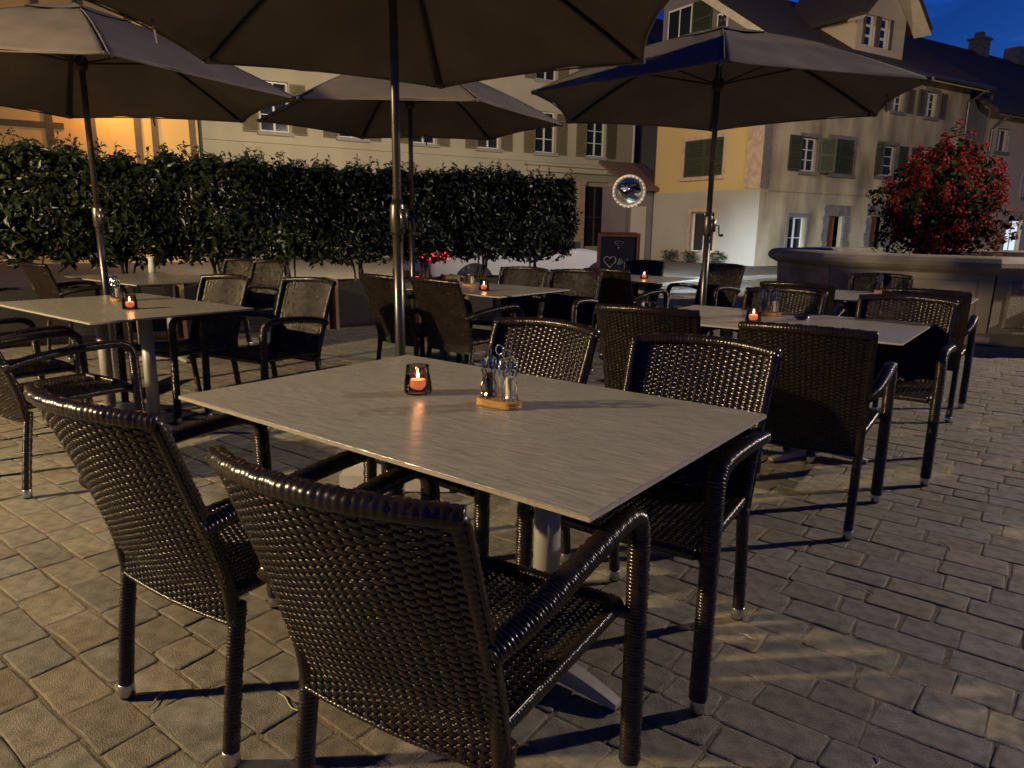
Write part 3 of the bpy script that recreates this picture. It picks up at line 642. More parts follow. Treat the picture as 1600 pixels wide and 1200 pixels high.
TABLES = [(-.1375, 1.965, 'large grey-brown bistro table in the foreground with one candle', 0),
          (-2.40, 4.34, 'bistro table under the left parasol in front of the black planters', 0),
          (1.51, 4.02, 'bistro table at right with candle, mills and glass ashtray', 0),
          (-.37, 6.01, 'dark bistro table in the middle behind the front parasol pole', 0),
          (1.10, 7.62, 'small-looking dark bistro table at the back below the chalkboard', 0),
          (2.82, 5.68, 'bistro table right beside the stone fountain', 0),
          (-3.35, 6.62, 'bistro table at the back left against the hedge planters', 0)]
tp = make_table()
for i, (x, y, label, da) in enumerate(TABLES):
    o = tp if i == 0 else copy_tree(tp)
    o.location = (x, y, .002); o.rotation_euler = (0, 0, TA + R(da)); tag(o, label, 'table', 'bistro tables on the terrace')
TT = TH + .0022

# ------------------------------------------------------------------ candle glasses
def make_candle():
    c = empty('candle_glass')
    out = [(.030, .0), (.040, .001), (.0425, .008), (.0405, .035), (.0365, .06), (.0345, .082), (.0355, .0845)]
    inn = [(.0335, .0835), (.0325, .080), (.0345, .06), (.0385, .035), (.0395, .014), (.030, .011), (.0, .011)]
    n = 28; a = np.linspace(0, 2 * math.pi, n, endpoint=False); rows = []
    for r, z in out + inn: rows.append([(max(r, .0001) * (1 + .018 * math.sin(5 * t + z * 60)) * math.cos(t), max(r, .0001) * (1 + .018 * math.sin(5 * t + z * 60)) * math.sin(t), z) for t in a])
    g = MB(); g.grid(np.array(rows), closev=True); g.f.append(tuple(reversed(range(n)))); g.m.append(0)
    g.build('glass', M_smoke, c, smooth=True)
    w = MB().lathe([(.0005, .0125), (.0225, .0125), (.024, .016), (.0235, .040), (.021, .043), (.012, .040), (.0005, .0395)], n=24, cap=False).build('candle', M_wax, c, smooth=True)
    MB().tube([(0, 0, .039), (.001, 0, .045), (.001, .001, .049)], .0009, 6).build('wick', M_rubber, w)
    MB().lathe([(.0003, .0465), (.0035, .050), (.0046, .055), (.0032, .063), (.0003, .072)], n=12, cap=False).build('flame', M_flame, w, smooth=True)
    return c
def candle_light(loc, e):
    l = bpy.data.lights.new('candle_flame_light', 'POINT'); l.energy = e; l.color = (1, .50, .2); l.shadow_soft_size = .006
    o = bpy.data.objects.new('candle_flame_light', l); COL.objects.link(o); o.location = loc; return o
CAND = [(-.285, 2.10, 'smoky candle glass burning on the large front table'),
        (-2.24, 4.15, 'candle glass burning on the left table'),
        (1.33, 3.92, 'candle glass burning on the right table beside two mills'),
        (-.235, 5.72, 'candle glass burning on the middle table'),
        (1.34, 7.35, 'lone candle glass burning on the back table below the chalkboard'),]
cp = make_candle()
for i, (x, y, label) in enumerate(CAND):
    o = cp if i == 0 else copy_tree(cp); o.location = (x, y, TT); o.rotation_euler = (0, 0, i * 1.3); tag(o, label, 'candle', 'candle glasses on the tables')
    l = candle_light((0, 0, .060), .55); l.parent = o

# ------------------------------------------------------------------ salt and pepper stands
def lathe_bumpy(prof, n, k, amp): 
    a = np.linspace(0, 2 * math.pi, n, endpoint=False)
    return np.array([[(r * (1 + amp * math.cos(k * t)) * math.cos(t), r * (1 + amp * math.cos(k * t)) * math.sin(t), z) for t in a] for r, z in prof])
def make_mills():
    r = empty('mill_stand')
    def stadium(hl, rad, z):
        return [(sx * hl + rad * math.cos(t), rad * math.sin(t), z) for sx, ts in ((1, np.linspace(-math.pi / 2, math.pi / 2, 13)), (-1, np.linspace(math.pi / 2, 3 * math.pi / 2, 13))) for t in ts]
    b = MB(); rows = [stadium(.037, q, z) for q, z in ((.033, 0), (.0345, .002), (.0345, .007), (.0325, .009), (.0325, .011), (.0335, .0125), (.033, .018), (.031, .020))]
    b.grid(np.array(rows), closev=True); n = len(rows[0]); b.f.append(tuple(reversed(range(n)))); b.m.append(0); b.f.append(tuple(7 * n + i for i in range(n))); b.m.append(0)
    b.build('wooden_board', M_board, r, smooth=False)
    h = MB().tube([(0, 0, .018), (0, 0, .148)], .0022, 8); ang = np.linspace(-math.pi / 2, 1.5 * math.pi, 25)
    h.tube([(.013 * math.cos(t), 0, .161 + .013 * math.sin(t)) for t in ang], .002, 8); h.build('handle', M_steel, r, smooth=True)
    prof = [(.0215, 0), (.0225, .003), (.0225, .010), (.020, .016), (.0215, .024), (.022, .034), (.019, .046), (.0165, .056), (.0165, .064), (.0195, .074), (.0205, .080), (.019, .0845), (.0175, .086), (.0195, .089), (.0225, .096), (.0225, .106), (.0195, .115), (.012, .121), (.007, .1235), (.006, .127), (.0085, .131), (.0085, .136), (.005, .141), (.0004, .142)]
    for sg, fill, nm in ((-1, M_pepper, 'pepper'), (1, M_salt, 'salt')):
        x = sg * .036
        g = MB(); P = lathe_bumpy(prof, 20, 10, .045); P[:, :, 0] += x; P[:, :, 2] += .0205; g.grid(P, closev=True); k = g.n - len(prof) * 20; g.f.append(tuple(reversed(range(20)))); g.m.append(0)
        mill = g.build(nm + '_mill', M_glass, r)
        MB().lathe([(.0115, .026), (.0120, .028), (.0120, .086 if sg > 0 else .090), (.0112, .0875 if sg > 0 else .092)], (x, 0, 0), 18).build(nm + '_filling', fill, mill, smooth=False)
        MB().tube([(x, 0, .088), (x, 0, .155)], .0018, 6).build('spindle', M_steel, mill)
    return r
MILL = [((-.036, 1.955), -33, 'pepper and salt mill on a wooden stand at the centre of the front table'),
        ((-2.557, 4.589), -50, 'salt and pepper mills standing beside the candle on the left table'),
        ((1.526, 4.243), -20, 'salt and pepper mills beside the candle on the right table'),
        ((-0.379, 6.132), -40, 'salt and pepper mills beside the candle on the middle table'),
        ((3.081, 6.024), 60, 'single visible mill stand on the table by the fountain')]
mp_ = make_mills()
for i, (p, a, label) in enumerate(MILL):
    o = mp_ if i == 0 else copy_tree(mp_); o.location = (p[0], p[1], TT); o.rotation_euler = (0, 0, R(a)); tag(o, label, 'mill stand', 'mill stands on the tables')
p = (1.659, 4.075)
tag(MB().lathe([(.0005, .006), (.036, .006), (.040, .022), (.044, .022), (.046, .004), (.042, 0), (.0005, 0)], n=20, cap=False).build('glass_ashtray', M_smoke, loc=(p[0], p[1], TT), smooth=True), 'low clear glass ashtray on the right table', 'ashtray')
p = (-3.680, 7.303)
tag(MB().lathe([(.03, 0), (.035, .004), (.033, .07), (.028, .12), (.034, .16), (.031, .16), (.026, .12), (.0005, .02)], n=20, cap=False).build('pale_vase', M_white, loc=(p[0], p[1], TT), smooth=True), 'small pale vase on the back left table', 'vase')

# ------------------------------------------------------------------ parasols
HEM, APX = 2.10, 2.62
def make_parasol(center, Rr, phase, label, stand=False, apex=APX, clampz=1.27):
    rt = tag(empty('parasol', (center[0], center[1], 0)), label, 'parasol', 'taupe parasols over the terrace')
    A = [phase + k * math.pi / 3 for k in range(6)]
    def rib_pt(a, v, dz=0.):                                    # v 0 apex .. 1 hem corner; ribs bow upward a little
        rr = Rr * v; z = apex - (apex - HEM) * v + .045 * math.sin(math.pi * v)
        return np.array((rr * math.cos(a), rr * math.sin(a), z + dz))
    nv, nu = 22, 26; cm = MB()
    for k in range(6):
        a0, a1 = A[k], A[(k + 1) % 6] if k < 5 else A[0] + 2 * math.pi; rows = []
        for v in np.linspace(.10, 1, nv):
            p0, p1 = rib_pt(a0, v), rib_pt(a1, v); row = []
            for u in np.linspace(0, 1, nu):
                q = 4 * u * (1 - u); p = p0 * (1 - u) + p1 * u
                p = p * np.array((1 - .045 * q * v ** 3, 1 - .045 * q * v ** 3, 1)); p[2] -= .035 * q * v * (1.25 - v) - .018 * q * v ** 4
                p[2] += (.004 * math.sin(9 * v + 5 * u + k * 2) + .0035 * math.sin(26 * u + 7 * v + k) * v * v + .003 * math.sin(17 * v - 9 * u + 2.3 * k)) * min(1, q * 1.6)
                row.append(p)
            rows.append(row)
        cm.grid(np.array(rows))
    can = cm.build('canopy', M_fabric, rt, smooth=True)
    sm = can.modifiers.new('solid', 'SOLIDIFY'); sm.thickness = .003
    hm = MB()
    for k in range(6):                                          # stitched hem band along the edge, and a seam over each rib
        a0, a1 = A[k], A[k] + math.pi / 3; P = []
        for u in np.linspace(0, 1, 12):
            q = 4 * u * (1 - u); p = rib_pt(a0, 1) * (1 - u) + rib_pt(a1, 1) * u; p = p * np.array((1 - .045 * q, 1 - .045 * q, 1)); p[2] -= .035 * q * .25 - .018 * q; P.append(p)
        hm.tube(P, .005, 6)
        hm.tube([rib_pt(a0, v, .004) for v in np.linspace(.1, 1, 14)], .0045, 5)
    hm.build('hem_seam', M_fabric, can, smooth=True)
    for a in A:
        q = rib_pt(a, .975, -.012); MB().box(tuple(q), (.06, .045, .022), rz=a).build('corner_pocket', M_fabric, rt)
    q = rib_pt(A[1] + math.pi / 6, .80, -.10); MB().tube([q + np.array((0, 0, .05)), q, q + np.array((.012, .004, -.10))], .007, 5, flat=.3).build('tie_strap', M_fabric, rt)
    vm = MB()
    for k in range(6):
        a0, a1 = A[k], A[k] + math.pi / 3; rows = []
        for v in np.linspace(.0, .235, 5):
            p0, p1 = rib_pt(a0, v, .016), rib_pt(a1, v, .016); rows.append([(p0 * (1 - u) + p1 * u) * np.array((1, 1, 1)) - np.array((0, 0, .012 * 4 * u * (1 - u) * v * 4)) for u in np.linspace(0, 1, 6)])
        vm.grid(np.array(rows))
    ve = vm.build('vent_cap', M_fabric, can, smooth=True)
    MB().lathe([(.012, apex + .03), (.020, apex + .035), (.022, apex + .055), (.010, apex + .075), (.0005, apex + .08)], n=14, cap=False).build('finial', M_rib, rt, smooth=True)
    MB().tube([(0, 0, .02), (0, 0, 1.36)], .0245, 18).build('lower_pole', M_pole, rt, smooth=True)
    MB().tube([(0, 0, 1.34), (0, 0, apex + .03)], .0195, 18).build('upper_pole', M_pole, rt, smooth=True)
    ck = MB().lathe([(.027, clampz - .075), (.034, clampz - .06), (.037, clampz), (.034, clampz + .06), (.027, clampz + .075)], n=20); ck.box((.03, -.012, clampz), (.035, .04, .09))
    cb = ck.build('crank_box', M_pole, rt, smooth=True)
    MB().tube([(.045, -.012, clampz), (.075, -.012, clampz), (.08, -.012, clampz - .07)], .005, 8).tube([(.08, -.012, clampz - .07), (.11, -.012, clampz - .07)], .009, 10).build('crank_handle', M_rib, cb)
    hubz = apex - .36
    MB().lathe([(.03, hubz - .05), (.04, hubz - .03), (.04, hubz + .02), (.03, hubz + .035)], n=16).build('runner', M_rib, rt)
    MB().lathe([(.03, apex - .06), (.045, apex - .05), (.045, apex - .01), (.03, apex)], n=16).build('crown_hub', M_rib, rt)
    for a in A:
        MB().tube([rib_pt(a, v, -.013) for v in np.linspace(.03, .985, 10)], .0075, 6, flat=1.5).build('rib', M_rib, rt)
        q = rib_pt(a, .47, -.02); MB().tube([(.035 * math.cos(a), .035 * math.sin(a), hubz), q], .0065, 6).build('strut', M_rib, rt)
    if stand:
        MB().box((0, 0, .045), (.52, .52, .075)).build('base_slab', M_white, rt); bevel(rt.children[-1], .012)
        MB().tube([(0, 0, .08), (0, 0, .36)], .031, 16).build('base_tube', M_white, rt)
    else:
        MB().box((0, 0, .035), (.6, .6, .07)).build('base_slab', M_darkstone, rt); MB().tube([(0, 0, .07), (0, 0, .38)], .03, 14).build('base_tube', M_alu, rt)
    return rt
make_parasol((-.55, 3.44), 1.38, R(87), 'taupe parasol nearest the viewer, its canopy cut by the top edge', stand=True, apex=2.66)
make_parasol((-2.97, 5.2), 1.44, R(5), 'taupe parasol at the left above the left table', apex=2.66)
make_parasol((-.90, 6.42), 1.31, R(0), 'taupe parasol in the middle background behind the front pole')
make_parasol((1.42, 5.33), 1.37, R(-104), 'taupe parasol at the right in front of the corner house', apex=2.60)
# ------------------------------------------------------------------ hedge in planters
def leaf_cloud(pts, nrm, L, W, rnd, fold=.25, lj=.5):
    """small folded leaves (4 triangles each) at pts, roughly facing nrm"""
    n = len(pts); d = rnd.normal(size=(n, 3)); nr = nrm + rnd.normal(size=(n, 3)) * .55; nr /= np.linalg.norm(nr, axis=1)[:, None]
    d -= nr * (d * nr).sum(1)[:, None]; d /= np.linalg.norm(d, axis=1)[:, None]; b = np.cross(nr, d)
    l = (L * (1 + lj * rnd.uniform(-1, 1, n)))[:, None]; w = (W * (1 + lj * rnd.uniform(-1, 1, n)))[:, None]
    V = np.stack([pts, pts + d * l * .45 + b * w + nr * w * fold, pts + d * l - nr * l * .10, pts + d * l * .45 - b * w + nr * w * fold, pts + d * l * .5 - nr * w * .1], 1)
    return V.reshape(-1, 3), n
def cloud_mesh(name, clouds, mats):
    VV, FF, MI, k = [], [], [], 0
    for (V, n, mi) in clouds:
        VV.append(V); base = np.arange(n)[:, None, None] * 5 + k
        f = (base + np.array([[0, 1, 4], [1, 2, 4], [2, 3, 4], [3, 0, 4]])[None]).reshape(-1, 3); FF.append(f); MI += [mi] * len(f); k += n * 5
    me = bpy.data.meshes.new(name); me.from_pydata(np.vstack(VV).tolist(), [], np.vstack(FF).tolist())
    for m_ in mats: me.materials.append(m_)
    me.polygons.foreach_set('material_index', MI); me.update(); return me
M_leaf2 = mat('young_laurel_leaf', (.030, .045, .014), .32, var=.4, scale=3, spec=.5)
def shrub_meshes(seed):
    rs = np.random.default_rng(seed); hx, hy, z0, z1 = .47, .34, .86, 1.88
    n = 9500; p = rs.uniform(-1, 1, (n, 3)); ax = rs.integers(0, 3, n); sg = rs.choice([-1, 1], n)
    shell = rs.random(n) < .72
    for k in range(3): p[shell & (ax == k), k] = sg[shell & (ax == k)] * rs.uniform(.78, 1.04, (shell & (ax == k)).sum())
    lump = 1 + .10 * np.sin(p[:, 0] * 5 + seed) * np.sin(p[:, 2] * 4 + seed * 2)
    nr = np.zeros((n, 3)); nr[np.arange(n), ax] = sg; nr = nr * .7 + p * .4; nr[:, 2] += .45; nr /= np.linalg.norm(nr, axis=1)[:, None]
    under = np.where(p[:, 2] < -.6, rs.uniform(.5, 1, n), 1)
    pts = np.c_[p[:, 0] * hx * lump, p[:, 1] * hy * lump * under, z0 + (p[:, 2] + 1) / 2 * (z1 - z0) + .05 * np.sin(p[:, 0] * 7 + seed)]
    low = pts[:, 2] < .99; keep = ~(low & (rs.random(n) < .6)); pts, nr = pts[keep], nr[keep]
    cl = [(*leaf_cloud(pts, nr, .078, .019, rs), 0)]
    tips = []; tn = []; stems = MB()
    for k in range(34):                                         # fresh shoots standing out of the clipped top
        x, y = rs.uniform(-hx, hx), rs.uniform(-hy, hy); h = rs.uniform(.05, .24); lean = rs.normal(size=2) * .05; b = np.array((x, y, z1 - .04)); t = np.array((x + lean[0], y + lean[1], z1 - .04 + h))
        stems.tube([b, (b + t) / 2, t], .0022, 4)
        for q in np.linspace(.15, 1, max(3, int(h / .028))):
            for _ in (0, 1): tips.append(b * (1 - q) + t * q); a = rs.uniform(0, 6.28); tn.append((math.cos(a), math.sin(a), .9))
    cl.append((*leaf_cloud(np.array(tips), np.array(tn), .06, .012, rs), 1))
    fol = cloud_mesh('foliage', cl, [M_leaf, M_leaf2])
    st = MB()
    for k in range(5):
        a = rs.uniform(0, 6.28); b = np.array((rs.uniform(-.08, .08), rs.uniform(-.05, .05), .52)); e = np.array((.34 * math.cos(a), .22 * math.sin(a), rs.uniform(1.1, 1.5))); mid = b * .55 + e * .45 + np.array((0, 0, .05)) - np.array((.07 * math.cos(a), .05 * math.sin(a), 0))
        P = path([b, mid, e], .05); st.tube(P, .012, 6, radii=np.linspace(.015, .005, len(P)))
        for _ in range(2):
            q = P[len(P) // 2 + rs.integers(-3, 3)]; e2 = q + np.array((rs.normal() * .12, rs.normal() * .08, rs.uniform(.15, .35))); st.tube([q, (q + e2) / 2 + rs.normal(size=3) * .015, e2], .005, 5)
    return fol, st.mesh('stem', M_bark, True), stems.mesh('shoots', M_bark)
SHR = [shrub_meshes(k) for k in (1, 2, 3)]
plan = [(-2.50, -.92), (-.84, .80), (.88, 2.50), (2.58, 4.26), (4.34, 6.02)]
hl = ['leftmost, cut by the picture edge', 'left of the left parasol pole', 'behind the left parasol pole', 'between the two left gaps', 'left of the front pole', 'behind the front parasol pole', 'right of the front pole', 'above the white car', 'last but one at the right end', 'at the right end beside the shopfront']
for i, (s0, s1) in enumerate(plan):
    L = s1 - s0; D = .52
    pr = tag(empty('planter', S((s0 + s1) / 2, 8.45 + D / 2, 0), E_ANG), ['black planter trough at the left picture edge', 'black planter trough behind the left table', 'black planter trough left of the front parasol pole', 'black planter trough behind the front parasol pole', 'black planter trough at the right end of the hedge'][i], 'planter', 'planter troughs under the hedge')
    m = MB().box((0, -D / 2 + .015, .335), (L - .09, .03, .47)).box((0, D / 2 - .015, .335), (L - .09, .03, .47)).box((0, 0, .115), (L - .09, D - .062, .03)); m.build('trough', M_planter, pr)
    for sg in (-1, 1):
        e_ = empty('end_panel', (sg * (L / 2 - .022), 0, 0)); e_.parent = pr
        for k in range(4): MB().box((0, -D / 2 + .065 + k * .13, .30), (.04, .125, .60)).build('board', M_wood, e_)
    MB().box((0, 0, .53), (L - .1, D - .07, .03)).build('soil', M_soil, pr)
    for q in (0, 1):
        if i == 0 and q == 0: continue
        fol, st, sh = SHR[(i * 2 + q) % 3]
        sr = tag(empty('laurel_shrub', S(s0 + L * (.25 + .5 * q), 8.45 + D / 2, 0), E_ANG + (math.pi if (i + q) % 2 else 0)), 'clipped laurel hedge shrub ' + hl[i * 2 + q], 'shrub', 'laurel shrubs of the hedge')
        sr.scale = (1, 1, 1 + random.uniform(-.02, .025))
        put('foliage', fol, sr); put('stem', st, sr); put('shoots', sh, sr)['kind'] = 'stuff'

# ------------------------------------------------------------------ stone fountain with flowers
M_fstone = mat('fountain_sandstone', (.25, .225, .185), .8, var=.4, scale=2.5, bump=.5, bscale=45, detail=10)
M_water = mat('dark_water', (.01, .012, .015), .05, spec=.6)
FC = (6.3, 10.25); fo = tag(empty('stone_fountain', (*FC, 0)), 'large octagonal stone fountain basin with rounded rim at right', 'fountain')
VA = [R(-112 + 45 * k) for k in range(8)]
def octa(r, z): return [(r * math.cos(a), r * math.sin(a), z) for a in VA]
m = MB(); m.grid(np.array([octa(r, z) for r, z in ((2.52, 0), (2.52, .10), (2.44, .13))]), closev=True); m.build('plinth', M_darkstone, fo)
for k in range(8):                                              # eight wall slabs between the corners
    a0, a1 = VA[k], VA[(k + 1) % 8] + (2 * math.pi if k == 7 else 0)
    def pt(r, t, z): p, q = np.array((r * math.cos(a0), r * math.sin(a0), z)), np.array((r * math.cos(a1), r * math.sin(a1), z)); return p * (1 - t) + q * t
    P = [pt(2.36, .006, .12), pt(2.36, .994, .12), pt(2.40, .994, .80), pt(2.40, .006, .80), pt(2.08, .0, .12), pt(2.08, 1., .12), pt(2.08, 1., .80), pt(2.08, .0, .80)]
    m = MB().add(P, [(0, 1, 2, 3), (5, 4, 7, 6), (4, 0, 3, 7), (1, 5, 6, 2)])
    P = [pt(2.385, .10, .20), pt(2.385, .90, .20), pt(2.415, .90, .70), pt(2.415, .10, .70), pt(2.36, .08, .18), pt(2.36, .92, .18), pt(2.39, .92, .72), pt(2.39, .08, .72)]
    m.add(P, [(0, 1, 2, 3), (4, 5, 1, 0), (5, 6, 2, 1), (6, 7, 3, 2), (7, 4, 0, 3)]); m.build('wall_slab', M_fstone, fo)
prof = [(2.10, .78), (2.40, .78), (2.44, .80), (2.50, .83), (2.54, .87), (2.54, .92), (2.50, .965), (2.44, .985), (2.12, .985), (2.05, .96), (2.05, .78)]
m = MB(); m.grid(np.array([octa(r, z) for r, z in prof]), closev=True); m.build('rim', M_fstone, fo)
MB().add(octa(2.10, .62), [tuple(range(8))]).build('water', M_water, fo)
MB().lathe([(.42, .1), (.40, .2), (.30, .3), (.28, .7), (.34, .80), (.38, .90), (.34, .92)], n=24).build('pedestal', M_fstone, fo, smooth=True)
tr = tag(empty('stone_trough', (5.95, 7.45, 0), R(20)), 'small stone side trough in front of the fountain at the right edge', 'trough')
m = MB(); m.grid(np.array([[(sx * a, sy * b, z) for sx, sy in ((-1, -1), (1, -1), (1, 1), (-1, 1))] for a, b, z in ((.30, .22, 0), (.42, .30, .66), (.46, .34, .68), (.46, .34, .76), (.38, .26, .77), (.36, .24, .50))]), closev=True); m.build('basin', M_fstone, tr)
# red geraniums
M_gleaf = mat('geranium_leaf', (.022, .034, .011), .85, var=.5, scale=4, spec=.1); M_red = mat('geranium_petal', (.26, .005, .010), .8, var=.4, scale=5)
rs = np.random.default_rng(11); gb = tag(empty('geranium_bush', (5.98, 10.25, 1.0)), 'big ball of red geraniums rising from the fountain', 'flowers')
def ball(n, lo, hi):
    d = rs.normal(size=(n, 3)); d /= np.linalg.norm(d, axis=1)[:, None]; r = rs.uniform(lo, hi, n) ** .6
    lump = 1 + .20 * np.sin(d[:, 0] * 5 + 1) * np.cos(d[:, 2] * 6) + .15 * np.sin(d[:, 1] * 8 + d[:, 2] * 4) + .12 * np.sin(d[:, 0] * 13 + d[:, 2] * 9)
    wz = np.where(d[:, 2] > 0, 1 - .50 * np.clip(d[:, 2], 0, 1), 1.)
    return np.c_[d[:, 0] * r * .80 * lump * wz, d[:, 1] * r * .76 * lump * wz, .66 + d[:, 2] * r * .78 * lump], d
p, d = ball(7500, .25, 1.); cl = [(*leaf_cloud(p, d + np.array((0, 0, .3)), .07, .032, rs), 0)]
MBs = MB()
for k in range(12):
    a = k * .55; e_ = np.array((.5 * math.cos(a), .5 * math.sin(a), .5 + .5 * (k % 3) / 2)); MBs.tube(path([(.1 * math.cos(a), .1 * math.sin(a), -.02), e_ * .6 + (0, 0, .05), e_], .05), .009, 5)
MBs.build('stem', M_bark, gb); put('foliage', cloud_mesh('foliage', cl, [M_gleaf]), gb)
hp, hd = ball(900, .72, 1.10); pet, pn = [], []
for q, dd in zip(hp, hd):
    k = rs.integers(12, 24); o_ = rs.normal(size=(k, 3)); o_ /= np.linalg.norm(o_, axis=1)[:, None]; pet.append(q + o_ * .042); pn.append(o_ + dd * .5)
fl = put('blossoms', cloud_mesh('blossoms', [(*leaf_cloud(np.vstack(pet), np.vstack(pn), .030, .014, rs), 0)], [M_red]), gb); fl['kind'] = 'stuff'

# ------------------------------------------------------------------ white car passing behind the hedge
M_car = mat('white_car_paint', (.70, .71, .74), .25, coat=.6, var=.05, scale=3); M_blk = mat('black_trim', (.02, .02, .022), .4); M_tail = mat('tail_light', (.5, .01, .02), .2, emit=(1, .02, .05), estr=7); M_head = mat('head_light', (.9, .95, 1), .1, emit=(.75, .88, 1), estr=12)
M_cglass = mat('car_glass', (.012, .014, .018), .05, spec=.8)
car = tag(empty('white_car', S(4.9, 11.6, -.033), E_ANG), 'white car with red tail lights, half hidden behind the hedge', 'car')
st_ = [(0.0, .78, .40, .88), (.10, .84, .30, .97), (.55, .87, .22, 1.00), (1.2, .88, .20, .97), (2.6, .88, .20, .95), (3.2, .87, .20, .90), (3.8, .84, .22, .80), (4.15, .76, .28, .68), (4.3, .66, .36, .58)]
rows = []
for x, w, zl, zh in st_:
    rows.append([(x, y * w, z) for y, z in ((-.86, zl), (-1, zl + .10), (-1.0, (zl + zh) / 2), (-.965, zh - .06), (-.88, zh), (.88, zh), (.965, zh - .06), (1.0, (zl + zh) / 2), (1, zl + .10), (.86, zl))])
m = MB(); m.grid(np.array(rows), closev=True); m.f.append(tuple(range(9, -1, -1))); m.m.append(0); k = 8 * 10; m.f.append(tuple(k + i for i in range(10))); m.m.append(0)
body = m.build('body', M_car, car, smooth=True); bevel(body, .03, 3)
cab = [(.28, .74, .98, .985), (.75, .66, .985, 1.40), (1.4, .62, .98, 1.46), (2.1, .64, .96, 1.42), (2.95, .76, .93, .935)]
m = MB(); m.grid(np.array([[(x, -w - .12, zl), (x, -w, zh), (x, w, zh), (x, w + .12, zl)] for x, w, zl, zh in cab])); m.build('window_glass', M_cglass, car)
m = MB(); m.grid(np.array([[(x, -w - .01, zh - .03), (x, -w * .9, zh + .012), (x, w * .9, zh + .012), (x, w + .01, zh - .03)] for x, w, zl, zh in cab[1:4]])); m.build('roof', M_car, car, smooth=True)
for sg in (-1, 1):
    for i in range(4):
        a, b = cab[i], cab[i + 1]
        MB().tube([(a[0], sg * (a[1] + .004), a[3]), (b[0], sg * (b[1] + .004), b[3])], .025, 6).build('roof_rail', M_car, car)
    MB().tube([(1.55, sg * .755, .97), (1.5, sg * .63, 1.45)], .035, 6).build('door_pillar', M_blk, car)
    for x in (.78, 3.45):
        wh = empty('wheel', (x, sg * .80, .315)); wh.parent = car; wh.rotation_euler = (math.pi / 2, 0, 0)
        MB().lathe([(.20, -.10), (.29, -.105), (.315, -.08), (.315, .08), (.29, .105), (.20, .10)], n=28, cap=False).build('tyre', M_rubber, wh, smooth=True)
        rm = MB().lathe([(.0005, .07), (.05, .075), (.05, .06), (.20, .06), (.205, .09), (.205, -.09), (.0005, -.06)], n=28, cap=False); [rm.box((.12 * math.cos(t), .12 * math.sin(t), .07), (.16, .035, .02), rz=t) for t in np.arange(5) * 2 * math.pi / 5]; rm.build('rim', M_alu, wh)
        MB().lathe([(.37, -.095 if sg > 0 else .085), (.37, -.085 if sg > 0 else .095)], (0, 0, 0), 28).build('wheel_arch', M_blk, wh)
    MB().tube([(1.6, sg * .885, .80), (1.8, sg * .885, .80)], .014, 6).build('door_handle', M_car, car)
    MB().box((.035, sg * .60, .80), (.10, .34, .13)).build('tail_light', M_tail, car)
    MB().box((.16, sg * .825, .82), (.28, .05, .12)).build('tail_light', M_tail, car)
    MB().box((4.20, sg * .56, .60), (.14, .26, .09)).build('head_light', M_head, car)
    MB().box((2.75, sg * 1.0, .98), (.12, .2, .12)).build('wing_mirror', M_blk, car)
MB().box((.0, 0, .42), (.12, 1.45, .20)).build('rear_bumper', M_blk, car); MB().box((-.065, .5, .42), (.012, .28, .05)).build('reflector', M_tail, car); MB().box((-.065, -.5, .42), (.012, .28, .05)).build('reflector', M_tail, car)  # reflectors wear the glowing tail-light material: their red reflection is emission
for sg in (-1, 1):
    l = bpy.data.lights.new('head_light_beam', 'SPOT'); l.energy = 9500 if sg > 0 else 6500; l.color = (.66, .84, 1); l.spot_size = R(38); l.spot_blend = 1.; l.shadow_soft_size = .05
    o = bpy.data.objects.new('head_light_beam', l); COL.objects.link(o); o.parent = car; o.location = (4.34, sg * .56, .60)
    o.rotation_euler = (R(82), 0, R(-90 + (22 if sg > 0 else 2)))

